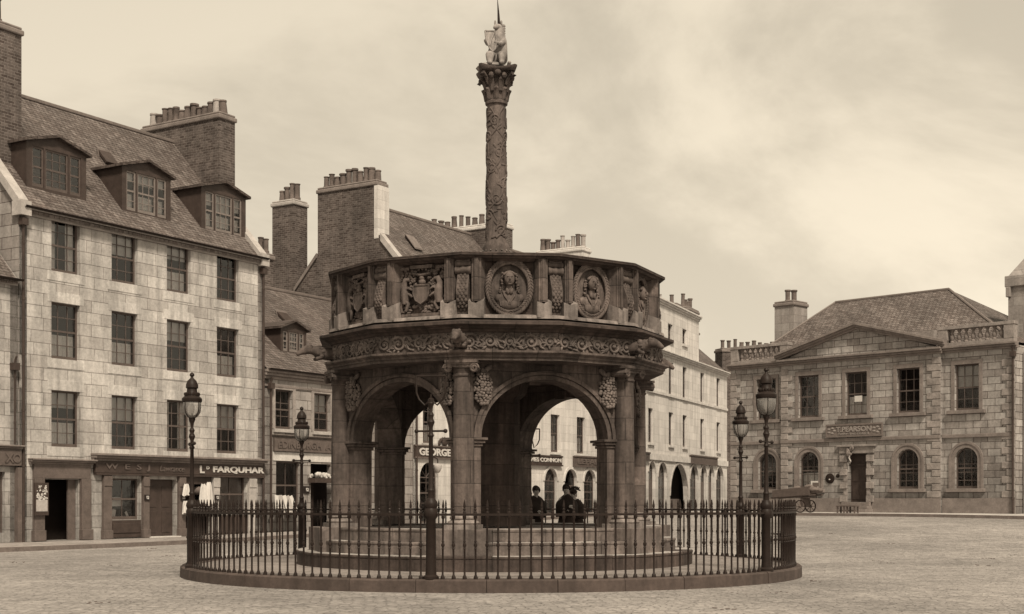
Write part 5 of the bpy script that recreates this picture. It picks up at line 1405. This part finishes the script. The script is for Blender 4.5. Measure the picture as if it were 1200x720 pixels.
# ------------------------------------------------------------------ the column
CL = .03
sh = cpart(MB().lathe([(.30, 5.1), (.30, 6.25), (.285, 6.30), (.265, 6.34), (.275, 6.40), (.245, 6.47), (.205, 6.54), (.205, 7.2), (.198, 8.3), (.182, 9.22), (.22, 9.24), (.225, 9.29), (.19, 9.31)], 28, (CL, 0)), 'shaft', 'cross_carved', None, True)
vm = MB(); r2 = random.Random(17)
def rad(z): return .203 - .020 * (z - 6.55) / 2.65
def surf(a, z, o=0.0): return (CL + (rad(z) + o) * sin(a), -(rad(z) + o) * cos(a), z)
for q in range(3):
    a0 = q * 2 * pi / 3
    vm.tube([surf(a0 + 2.3 * pi * k / 70 + .25 * sin(k * .35), 6.58 + 2.58 * k / 70, .002) for k in range(71)], .024, 6)
    vm.tube([surf(a0 + 1.0 - 1.9 * pi * k / 70 + .2 * sin(k * .4), 6.58 + 2.58 * k / 70, .0) for k in range(71)], .016, 6)
for i in range(8):
    z0 = 6.72 + .31 * i
    for q in range(3):
        a0 = q * 2 * pi / 3 + .8 * i + .5; s_ = 1 if (i + q) % 2 else -1; r_ = .12
        sp = spiral(0, 0, r_, 1.7, s_, r2.uniform(0, 6)); vm.tube([surf(a0 + a / .22, min(9.16, max(6.58, z0 + b)), .004) for a, b in sp], [.023 - .010 * k / len(sp) for k in range(len(sp))], 6)
        for k in range(6):
            a = r2.uniform(-.9, .9); b = r2.uniform(-.2, .2); p = surf(a0 + a, min(9.14, max(6.6, z0 + b)), .004)
            rm = Matrix.Rotation(a0 + a, 3, 'Z') @ Matrix.Rotation(r2.uniform(-1.6, 1.6), 3, 'Y'); vm.ell(p, .075, .014, .028, rm, 6, 4)
link('vine_carving', vm.mesh('vine_carving', M['cross_carved'], True, 80), sh)
dm = MB()
for k in range(16): a = 2 * pi * k / 16; dm.ell((CL + .285 * sin(a), -.285 * cos(a), 6.33), .018)
link('studs', dm.mesh('studs', M['cross_light'], True), sh)
cap = MB(); cap.lathe([(.2, 9.30), (.2, 9.45), (.22, 9.65), (.27, 9.80), (.30, 9.84)], 24, (CL, 0))
for row, (z0, hh, r0, nn) in enumerate(((9.31, .22, .185, 8), (9.47, .24, .20, 8))):
    for k in range(nn):
        a = 2 * pi * (k + .5 * row) / nn; rm = Matrix.Rotation(a, 4, 'Z'); cap.m = Matrix.Translation((CL, 0, 0)) @ rm
        cap.tube([(0, -r0, z0), (0, -r0 - .02, z0 + hh * .6), (0, -r0 - .07, z0 + hh * .95), (0, -r0 - .11, z0 + hh * .88)], [.055, .06, .05, .02], 6); cap.m = Matrix()
for k in range(4):
    a = pi / 4 + k * pi / 2 + .1; cap.m = Matrix.Translation((CL, 0, 0)) @ Matrix.Rotation(a, 4, 'Z')
    cap.tube([(0, -.24, 9.6), (0, -.32, 9.74), (0, -.42, 9.80), (0, -.46, 9.74), (0, -.42, 9.69), (0, -.39, 9.74)], [.03, .04, .045, .042, .035, .025], 6)
    for s_ in (-1, 1): cap.ell((s_ * .12, -.30, 9.74), .06, .05, .07, seg=6, rings=4)
    cap.m = Matrix()
for k in range(4):
    a = k * pi / 2 + .1; cap.m = Matrix.Translation((CL, 0, 0)) @ Matrix.Rotation(a, 4, 'Z'); cap.ell((0, -.31, 9.80), .07, .05, .06, seg=8, rings=5); cap.m = Matrix()
# abacus with hollowed sides
ab = []
for k in range(4):
    a = pi / 4 + k * pi / 2 + .1
    for da, rr in ((-.07, .50), (.07, .50), (.42, .385), (pi / 4, .345), (pi / 2 - .42, .385)): ab.append((rr * sin(a + da), -rr * cos(a + da)))
cap.loft([[(CL + x * .9, y * .9, 9.84) for x, y in ab], [(CL + x, y, 9.87 + .05 * max(0, math.hypot(x, y) - .36) / .14) for x, y in ab], [(CL + x, y, 9.90 + .05 * max(0, math.hypot(x, y) - .36) / .14) for x, y in ab]])
cpart(cap, 'column_capital', 'cross', None, True, ang=50)
# the unicorn: sitting up on its haunches, shield held before it, horn upright
def unicorn():
    z = 9.93; mb = MB()
    v = [(.06, .04, .20), (.06, .02, .36), (.07, -.02, .52), (.08, -.04, .64), (.09, -.05, .74), (.06, -.08, .80), (.00, -.14, .74),   # spine, neck, poll, muzzle
         (.14, -.10, .18), (.14, -.24, .24), (.13, -.26, .06), (.13, -.33, .03), (-.04, -.08, .18), (-.06, -.24, .25), (-.06, -.26, .06), (-.06, -.33, .03),
         (.15, -.08, .50), (.10, -.20, .42), (.0, -.22, .46), (-.03, -.08, .50), (-.10, -.17, .42), (-.14, -.20, .52),
         (.10, .14, .12), (.22, .16, .10), (.26, .08, .2)]
    e = [(0, 1), (1, 2), (2, 3), (3, 4), (4, 5), (5, 6), (0, 7), (7, 8), (8, 9), (9, 10), (0, 11), (11, 12), (12, 13), (13, 14), (2, 15), (15, 16), (16, 17), (2, 18), (18, 19), (19, 20), (0, 21), (21, 22), (22, 23)]
    r_ = [.17, .15, .135, .10, .085, .075, .045, .10, .085, .045, .04, .10, .085, .045, .04, .055, .04, .035, .055, .04, .035, .05, .03, .035]
    me = skin(v, e, r_, 2, 'marble'); mesh_into(mb, me)
    for s_ in (-1, 1): mb.ell((.07 + s_ * .05, -.04, .87), .018, .015, .05)
    for k in range(9): mb.ell((.15, .0, .82 - .045 * k), .04, .05, .04, seg=6, rings=4)
    mb.v = [Vector((p.x * 1.22 + CL - .05, p.y * 1.1, p.z * 1.06 + z)) for p in mb.v]
    o = mb.build('unicorn', 'marble', mc, True, LZ, ang=80)
    s_ = MB(); pts = [(-.10, .25), (.08, .22), (.10, .03), (.05, -.15), (.0, -.21), (-.05, -.13), (-.10, .06)]
    s_.m = Matrix.Translation((CL - .09, -.22, z + .47)) @ Matrix.Rotation(-.12, 4, 'Y') @ Matrix.Rotation(-.15, 4, 'X'); s_.prism(pts, -.03, .03); s_.tube([(x, -.03, zz) for x, zz in pts + [pts[0]]], .018, 5)
    s_.tube([(-.05, -.035, -.08), (.0, -.05, .05), (.06, -.035, .17)], .02, 5); link('shield', s_.mesh('shield', M['marble'], False), o)
    h = MB().tube([(CL + .05, -.06, z + .88), (CL + .04, -.06, z + 1.1), (CL + .02, -.06, z + 1.40)], [.03, .02, .004], 8); link('horn', h.mesh('horn', M['iron'], True), o)
    b = MB().ell((CL - .08, -.04, z + .02), .33, .28, .11, seg=12, rings=6); link('mound', b.mesh('mound', M['marble'], True), o)
unicorn()

# =================================================================== RAILING
RC = (-.39, CY); RB = 5.86; NB = 214
rail = thing('iron_railing', 'round spiked iron railing on a stone kerb encircling the monument', 'railing', (*RC, .205))
rm_ = MB(); ringmesh(rm_, N96, [(RB - .028, .985), (RB + .028, .985), (RB + .028, 1.02), (RB - .028, 1.02)]); rm_.build('top_rail', 'iron', rail, True)
bm_ = MB(); r0 = .016
bm_.lathe([(.036, -.002), (.034, .03), (.022, .06), (r0, .07), (r0, .46), (.024, .475), (r0, .49), (.032, .53), (r0, .57), (.024, .585), (r0, .60), (r0, .93), (.030, .95), (.030, .984)], 7)
bm_.lathe([(.026, 1.022), (.026, 1.04), (.015, 1.06), (.024, 1.085), (.014, 1.105), (.021, 1.125), (.021, 1.14), (.004, 1.235)], 7)
bme = bm_.mesh('baluster', M['iron'], True)
lamp_px = [(505, -1), (898, -1), (225, -1), (868, 1), (353.5, 1), (621, 1)]
def ringpoint(px, side, RR=RB):
    r = (px - HX) / FPX; a = 1 + r * r; b = -2 * (RC[1] + r * RC[0]); c = RC[0] ** 2 + RC[1] ** 2 - RR * RR
    d = math.sqrt(max(0, b * b - 4 * a * c)); Y = (-b + side * d) / (2 * a); return r * Y, Y
lp = [ringpoint(*p) for p in lamp_px]
pos = []
for k in range(NB):
    a = 2 * pi * k / NB; x, y = RB * sin(a), -RB * cos(a)
    if min(math.hypot(x + RC[0] - p[0], y + RC[1] - p[1]) for p in lp) < .11: continue
    pos.append((y, x, a))
pos.sort()
jr = random.Random(2)
for i, (y, x, a) in enumerate(pos[:100]):
    o = link('baluster', bme, rail, (x, y, 0), a); o.rotation_euler[0] = jr.uniform(-.008, .008); o.rotation_euler[1] = jr.uniform(-.008, .008)
far = MB()
for y, x, a in pos[100:]:
    far.m = Matrix.Translation((x, y, 0)); mesh_into(far, bme)
far.m = Matrix(); o = far.build('balusters', 'iron', rail, True); tag(o, kind='stuff')

# =================================================================== LAMPS
def lamp_base(o, k=1.0):
    mb = MB().lathe([(.125, 0), (.125, .04), (.088, .07), (.08, .2), (.076, .93), (.11, .98), (.108, 1.02), (.108, 1.06), (.09, 1.10), (.11, 1.15), (.10, 1.20), (.055, 1.26)], 14); mb.build('base', 'iron', o, True)
    mb = MB().lathe([(.055, 1.25), (.048, 1.36), (.058, 1.38), (.04, 1.42), (.033, 2.2), (.052, 2.23), (.032, 2.27), (.032, 2.36), (.06, 2.44), (.034, 2.50), (.05, 2.55), (.026, 2.60), (.034, 2.68), (.055, 2.73), (.03, 2.78)], 12); mb.build('post', 'iron', o, True)
    mb = MB(); mb.tube([(-.23, 0, 2.30), (-.19, 0, 2.30), (.19, 0, 2.30), (.23, 0, 2.30)], [.026, .016, .016, .026], 8); mb.ell((-.23, 0, 2.3), .035); mb.ell((.23, 0, 2.3), .035); mb.build('ladder_bar', 'iron', o, True)
def lamp(px, ytop, side, label, whole=True, seed=0):
    x, Y = ringpoint(px, side); a = math.atan2(x - RC[0], -(Y - RC[1]))
    o = thing('street_lamp', label, 'street lamp', (x, Y, .205), a, None)
    lamp_base(o)
    top = CAMZ + (HY - ytop) / FPX * Y - .205
    o['group'] = 'street lamps around the railing'
    if whole:
        k = top / 3.62
        o.scale = (1, 1, k)
        c = MB(); c.lathe([(.17, 3.07), (.182, 3.09), (.182, 3.14), (.15, 3.17), (.10, 3.22), (.09, 3.32), (.112, 3.34), (.108, 3.40), (.08, 3.47), (.03, 3.52), (.025, 3.545), (.045, 3.57), (.04, 3.60), (.005, 3.63)], 16)
        for q in range(16): t = 2 * pi * q / 16; c.ell((.125 * cos(t), .125 * sin(t), 3.22), .025, .025, .035, seg=6, rings=4)
        c.build('lantern_hood', 'iron', o, True)
        g = MB().lathe([(.165, 3.068), (.168, 2.98), (.152, 2.88), (.10, 2.80), (.04, 2.77)], 18, cap=False); g.build('lantern_glass', 'lampglass', o, True)
        f = MB()
        for q in range(4): t = 2 * pi * q / 4 + .6; f.tube([(.167 * cos(t), .167 * sin(t), 3.08), (.171 * cos(t), .171 * sin(t), 2.98), (.155 * cos(t), .155 * sin(t), 2.88), (.102 * cos(t), .102 * sin(t), 2.80), (.04 * cos(t), .04 * sin(t), 2.765)], .008, 5)
        f.lathe([(.06, 2.74), (.06, 2.79), (.02, 2.80)], 10); f.build('lantern_frame', 'iron', o, True)
        b = MB().lathe([(.02, 2.79), (.02, 2.86), (.045, 2.90), (.05, 3.0), (.02, 3.05)], 8); b.build('burner', 'stone_white', o, True)
    else:
        f = MB(); w = .235; zt = top
        f.tube([(-w, 0, zt), (0, 0, zt + .004), (w, 0, zt)], .016, 6)
        for s_ in (-1, 1): f.tube([(s_ * w, 0, zt), (s_ * w * .97, 0, zt - .26), (s_ * w * .8, 0, zt - .36), (s_ * .1, 0, zt - .45), (s_ * .03, 0, 2.76)], .016, 6)
        f.tube([(0, 0, 2.7), (0, 0, zt - .28)], .012, 6); f.lathe([(.05, 2.74), (.05, 2.80), (.01, 2.82)], 8); f.build('lantern_fork', 'iron', o, True)
    return o
lamp(505, 441, -1, 'nearest lamp post, its lantern gone and only a bare iron fork left on top', False)
lamp(898, 431, -1, 'taller lamp with a glass lantern at the near right side of the railing')
lamp(225, 437, -1, 'lamp with a glass lantern at the left end of the railing before the tall house')
lamp(868, 470, 1, 'smaller lamp at the far right of the railing before the bright pale building')
lamp(353.5, 477, 1, 'lamp behind the railing before the EDINBURGH shop')
lamp(621, 503, 1, 'lampless post with a bare fork seen in the dark left edge of the right arch', False)

# =================================================================== PEOPLE
def person(px, ytop, Y, label, face=0.0, lean=0.0, seed=0, hat='bonnet', bow=0.0, holds=False):
    x = (px - HX) / FPX * Y; top = CAMZ + (HY - ytop) / FPX * Y; H = (top - PAV)
    k = H / 1.60
    o = thing('person', label, 'person', (x, Y, PAV), face); o.scale = (k, k, k)
    hx, hy = lean, -bow
    v = [(0, 0, .86), (0, 0, 1.0), (0, 0, 1.17), (hx * .2, hy * .3, 1.30), (hx * .5, hy * .6, 1.375), (hx * .9, hy - .015, 1.44), (hx, hy - .012, 1.525)]
    r_ = [.13, .105, .125, .055, .05, (.072, .085), (.06, .07)]; e = [(0, 1), (1, 2), (2, 3), (3, 4), (4, 5), (5, 6)]
    for s_ in (-1, 1):
        b = len(v); v += [(s_ * .15, 0, 1.24), (s_ * .215, -.02, 1.0), (s_ * .10, -.20, .985), (s_ * .04, -.235, .98)]; r_ += [.055, .042, .03, .028]; e += [(2, b), (b, b + 1), (b + 1, b + 2), (b + 2, b + 3)]
        for f in range(5):
            q = len(v); sp = (f - 2) * .014
            if f < 4: v += [(s_ * .015, -.25 - .002 * f, .985 + sp), (-s_ * .018, -.262, .975 + sp), (-s_ * .03, -.25, .962 + sp)]
            else: v += [(s_ * .035, -.235, 1.005), (s_ * .01, -.25, 1.018), (-s_ * .01, -.255, 1.012)]
            r_ += [.009, .0085, .007]; e += [(b + 3, q), (q, q + 1), (q + 1, q + 2)]
        b = len(v); v += [(s_ * .085, 0, .78), (s_ * .09, -.01, .44), (s_ * .09, .01, .08), (s_ * .1, -.10, .03), (s_ * .1, -.16, .025)]; r_ += [.085, .055, .038, .035, .025]; e += [(0, b), (b, b + 1), (b + 1, b + 2), (b + 2, b + 3), (b + 3, b + 4)]
    me = skin(v, e, r_, 1, 'skin'); mb = MB(); mesh_into(mb, me)
    fy = hy - .095
    mb.ell((hx * .95, fy - .01, 1.465), .013, .02, .026); mb.ell((hx * .93, fy + .004, 1.425), .024, .01, .007)
    for s_ in (-1, 1): mb.ell((hx * .95 + s_ * .078, hy, 1.46), .012, .02, .03)
    body = mb.build('body', 'skin', o, True, ang=80)
    ey = MB()
    for s_ in (-1, 1): ey.ell((hx * .95 + s_ * .03, fy + .008, 1.485), .012, .01, .007)
    ey.build('eyes', 'hair', o, True)
    hr = MB().ell((hx, hy + .022, 1.50), .085, .092, .095, seg=12, rings=7); hr.ell((hx, hy + .09, 1.45), .05, .045, .05); hr.build('hair', 'hair', o, True)
    # skirt with folds
    rings = []
    for i in range(8):
        t = i / 7; z = 1.0 - .96 * t; n = 32; ring = []
        for j in range(n):
            a = 2 * pi * j / n; rr = (.13 + .19 * t ** .8) * (1 + .07 * t * sin(a * 9 + seed)); ring.append((rr * cos(a), rr * sin(a) * .9, z))
        rings.append(ring)
    MB().loft(rings).build('skirt', 'dress', o, True)
    # shawl: wraps the shoulders and crosses over the arms
    rings = []
    for i in range(10):
        t = i / 9; z = 1.345 - .47 * t; n = 28; ring = []
        for j in range(n):
            a = 2 * pi * j / n; w = .075 + .185 * min(1, t * 2.6) ** .7; dpt = .085 + .10 * min(1, t * 1.9)
            fr_ = max(0, -sin(a)); yy = sin(a) * dpt - fr_ * .10 * max(0, t - .25) * 1.5
            fold = 1 + .045 * t * sin(a * 7 + seed * 2) ; ring.append((w * cos(a) * fold + hx * .2 * (1 - t), yy * fold + hy * .25 * (1 - t), z + .03 * sin(a * 2 + seed)))
        rings.append(ring)
    MB().loft(rings).build('shawl', 'shawl', o, True, ang=80)
    if hat == 'bonnet':
        b = MB().ell((hx, hy + .035, 1.515), .088, .09, .098, seg=14, rings=8)
        b.tube([(hx + .080 * cos(pi * q / 12 * 1.3 - .47), hy - .03, 1.495 + .088 * sin(pi * q / 12 * 1.3 - .47)) for q in range(13)], .014, 6); b.build('bonnet', 'shawl', o, True)
    else:
        b = MB().ell((hx, hy + .02, 1.545), .098, .105, .05, seg=12, rings=6); b.ell((hx, hy + .025, 1.57), .082, .085, .055); h = b.build('hat', 'shawl', o, True)
        f = MB(); r3 = random.Random(seed)
        for q in range(26):
            t = q / 25; f.ell((hx - .1 + .26 * t, hy + .02 + r3.uniform(-.03, .03), 1.60 + .06 * sin(pi * t) + r3.uniform(-.015, .015)), .055, .025, .02, Matrix.Rotation(r3.uniform(-1, 1), 3, 'Y'), 6, 4)
        f.build('feather', 'hair', o, True)
    return o
person(627.5, 569.5, 31.3, 'woman in a dark shawl standing alone at the left of the right arch', .35, .02, 1)
person(664, 567.5, 31.2, 'woman in a dark shawl and close bonnet standing left of the bowed companion', .05, -.01, 4)
person(675.5, 574, 31.45, 'woman in a feathered hat with bowed head at the right of the pair', -.7, -.04, 8, 'hat', .09)
def parcel():
    Y = 30.92; x = (670.5 - HX) / FPX * Y; z = CAMZ + (HY - 594) / FPX * Y
    o = MB().box(-.07, .06, -.02, .02, -.04, .03).build('paper_parcel', 'paper', None, bevel=.02); o.location = (x, Y, z); o.rotation_euler = (.2, .3, .1); tag(o, 'small white paper parcel held between the two women standing together', 'parcel')
parcel()

# =================================================================== BARROW AND BENCH
F = Fac(RO, RA, 0)
def groundat(u, d): p = F.W(u, d); return (p[0], p[1], gz(*p) + .13)
def wheel(mb_t, mb_s, c, r, ax='y'):
    n = 24
    for rr, th, w, m in ((r, .035, .05, mb_t),):
        rings = []
        for k in range(n):
            a = 2 * pi * k / n; ring = []
            for q, (dr_, dy) in enumerate(((0, -w / 2), (0, w / 2), (-th, w / 2), (-th, -w / 2))): ring.append((c[0] + (rr + dr_) * cos(a), c[1] + dy, c[2] + (rr + dr_) * sin(a)))
            rings.append(ring)
        m.loft(rings + [rings[0]], cap=False)
    for k in range(8):
        a = 2 * pi * k / 8; mb_s.tube([(c[0] + .05 * cos(a), c[1], c[2] + .05 * sin(a)), (c[0] + (r - .03) * cos(a), c[1], c[2] + (r - .03) * sin(a))], .016, 5)
    mb_s.ell(c, .07, .09, .07)
def barrow():
    d = -2.75; u = F.U(941, d)
    o = thing('hand_barrow', 'loaded two-wheeled wooden hand barrow standing before the hall', 'barrow', groundat(u, d), RA)
    a = F.U(909, d) - u; b = F.U(953, d) - u; c = F.U(959.5, d) - u; m = F.U(932, d) - u
    r = .29; zc = r
    for y in (-.42, .42):
        t, s_ = MB(), MB(); wheel(t, s_, (.12, y, zc), r); w = s_.build('wheel', 'wood', o, True); link('rim', t.mesh('rim', M['iron']), w)
    mb = MB().tube([(.12, -.5, zc), (.12, .5, zc)], .03); mb.build('axle', 'iron', o, True)
    mb = MB(); 
    for y in (-.3, .3): mb.add([(a, y - .03, .62), (c, y - .03, .78), (c, y + .03, .78), (a, y + .03, .62), (a, y - .03, .70), (c, y - .03, .84), (c, y + .03, .84), (a, y + .03, .70)], [(0, 3, 2, 1), (4, 5, 6, 7), (0, 1, 5, 4), (1, 2, 6, 5), (2, 3, 7, 6), (3, 0, 4, 7)])
    mb.box(.06, .18, -.3, .3, zc, .70); mb.build('frame', 'wood', o)
    mb = MB()
    L = lambda x, z: z + .66 + (x - a) * .055
    for x0, x1, y0, y1, h in ((a + .05, b, -.36, -.32, .42), (a + .05, b, .32, .36, .42)):
        mb.add([(x0, y0, L(x0, .02)), (x1, y0, L(x1, .02)), (x1, y1, L(x1, .02)), (x0, y1, L(x0, .02)), (x0, y0, L(x0, h - .06)), (x1, y0, L(x1, h)), (x1, y1, L(x1, h)), (x0, y1, L(x0, h - .06))], [(0, 3, 2, 1), (4, 5, 6, 7), (0, 1, 5, 4), (1, 2, 6, 5), (2, 3, 7, 6), (3, 0, 4, 7)])
    mb.box(b - .05, b, -.32, .32, L(b, .02), L(b, .45)); mb.box(a + .05, a + .1, -.32, .32, L(a, .02), L(a, .36)); mb.box(a + .1, b - .05, -.32, .32, L(a, .02), L(a, .06)); mb.build('box', 'sash', o, bevel=.008)
    mb = MB().tube([(a - .25, -.3, .66), (a, -.3, .66)], .025).tube([(a - .25, .3, .66), (a, .3, .66)], .025); mb.tube([(a + .15, -.28, .62), (a + .15, -.28, .0)], .025).tube([(a + .15, .28, .62), (a + .15, .28, .0)], .025); mb.build('leg', 'wood', o)
    s_ = thing('sack_load', 'lumpy sacking heaped in the hand barrow', 'sack', (*F.W(u + .1, d), groundat(u, d)[2] + 1.0), RA)
    r2 = random.Random(5)
    mb = MB()
    for k in range(9): mb.ell((r2.uniform(-.45, .6), r2.uniform(-.15, .15), r2.uniform(-.05, .14)), r2.uniform(.2, .3), .18, r2.uniform(.10, .16), seg=10, rings=6)
    mb.build('sacking', 'sack', s_, True)
barrow()
def lowbench(px0, px1, d, label):
    u0, u1 = F.U(px0, d), F.U(px1, d); g = groundat((u0 + u1) / 2, d); h = (u1 - u0) / 2
    o = thing('low_bench', label, 'bench', g, RA)
    mb = MB(); mb.box(-h, h, -.18, .18, .28, .33); mb.build('bench_top', 'wood', o, bevel=.006)
    for sx in (-1, 1):
        for sy in (-1, 1): MB().box(sx * (h - .05) - .03, sx * (h - .05) + .03, sy * .14 - .025, sy * .14 + .025, 0, .28).build('leg', 'wood', o)
    mb = MB(); mb.box(-h + .05, h - .05, -.015, .015, .10, .14); mb.build('stretcher', 'wood', o)
lowbench(982.3, 992.2, -2.9, 'left one of two low wooden stools on the kerb before the hall door')
lowbench(993.2, 1004.5, -2.9, 'right one of two low wooden stools on the kerb before the hall door')

def litter():
    r2 = random.Random(77); mb = MB()
    for k in range(70):
        x, y = r2.uniform(-14, 16), r2.uniform(14, 44)
        if math.hypot(x - RC[0], y - RC[1]) < 6.3: continue
        z = gz(x, y); q = r2.uniform(.008, .022)
        for j in range(r2.randrange(2, 9)): mb.ell((x + r2.gauss(0, .10), y + r2.gauss(0, .14), z + q * .3), q * r2.uniform(.7, 3.0), q, q * .4, Matrix.Rotation(r2.uniform(0, 3), 3, 'Z'), seg=6, rings=4)
    o = mb.build('litter', 'sack', None, True); tag(o, 'small dark scraps and dung scattered over the square', 'litter', None, 'stuff')
litter()
# =================================================================== SKY, SUN, CAMERA
SUNV = Vector((.25, -.80, 1.0)).normalized()
w = bpy.data.worlds.new('World'); sc.world = w; w.use_nodes = True
nt = w.node_tree; nt.nodes.clear()
def N(t, **k):
    n = nt.nodes.new(t)
    for a, b in k.items(): setattr(n, a, b)
    return n
sky = N('ShaderNodeTexSky', sky_type='NISHITA', sun_disc=False, sun_elevation=math.asin(SUNV.z), sun_rotation=math.atan2(SUNV.x, SUNV.y), air_density=1.0, dust_density=2.0)
bw = N('ShaderNodeRGBToBW'); nt.links.new(sky.outputs[0], bw.inputs[0])
tc = N('ShaderNodeTexCoord'); mp = N('ShaderNodeMapping'); mp.inputs['Scale'].default_value = (1, 1, 1.9); mp.inputs['Rotation'].default_value = (0, R(14), 0); nt.links.new(tc.outputs['Generated'], mp.inputs[0])
n1 = N('ShaderNodeTexNoise'); n1.inputs['Scale'].default_value = 2.3; n1.inputs['Detail'].default_value = 7; n1.inputs['Roughness'].default_value = .58; n1.inputs['Distortion'].default_value = .35; nt.links.new(mp.outputs[0], n1.inputs[0])
sx = N('ShaderNodeSeparateXYZ'); nt.links.new(tc.outputs['Generated'], sx.inputs[0])
def mr(v, a, b, c, d, smooth=False):
    n = N('ShaderNodeMapRange'); n.clamp = True
    if smooth: n.interpolation_type = 'SMOOTHSTEP'
    nt.links.new(v, n.inputs[0])
    for i, x in enumerate((a, b, c, d)): n.inputs[i + 1].default_value = x
    return n.outputs[0]
def mt(op, a, b):
    n = N('ShaderNodeMath', operation=op)
    for i, v in enumerate((a, b)):
        if isinstance(v, (int, float)): n.inputs[i].default_value = v
        else: nt.links.new(v, n.inputs[i])
    return n.outputs[0]
cloud = mr(n1.outputs['Fac'], .41, .61, 3.3, 4.75, True)
elev = mr(sx.outputs[2], .0, .36, 1.08, .90)
az = mr(sx.outputs[0], -.4, .3, .92, 1.05)
cloud = mt('MULTIPLY', mt('MULTIPLY', cloud, elev), az)
skyv = mt('MINIMUM', bw.outputs[0], 9.0)
val = mt('ADD', mt('MULTIPLY', cloud, .85), mt('MULTIPLY', skyv, .15))
cmb = N('ShaderNodeCombineColor')
for i, k in enumerate((1.0, .878, .685)): nt.links.new(mt('MULTIPLY', val, k), cmb.inputs[i])
bg = N('ShaderNodeBackground'); bg.inputs[1].default_value = .10; nt.links.new(cmb.outputs[0], bg.inputs[0])
wo = N('ShaderNodeOutputWorld'); nt.links.new(bg.outputs[0], wo.inputs[0])

sl = bpy.data.lights.new('sun', 'SUN'); sl.energy = 2.2; sl.angle = R(9); sl.color = (1, .875, .70)
so = bpy.data.objects.new('sun', sl); C.objects.link(so); so.rotation_euler = SUNV.to_track_quat('Z', 'Y').to_euler()

cam = bpy.data.cameras.new('camera'); co = bpy.data.objects.new('camera', cam); C.objects.link(co)
co.location = (0, 0, CAMZ); co.rotation_euler = (R(90), 0, 0)
cam.sensor_width = 36; cam.lens = 36 * FPX / 1200; cam.shift_y = (HY - 360) / 1200; cam.clip_end = 3000; cam.clip_start = .1
sc.camera = co
sc.view_settings.view_transform = 'Standard'; sc.view_settings.look = 'None'; sc.view_settings.exposure = 1.05; sc.view_settings.gamma = 1; sc.view_settings.use_curve_mapping = False
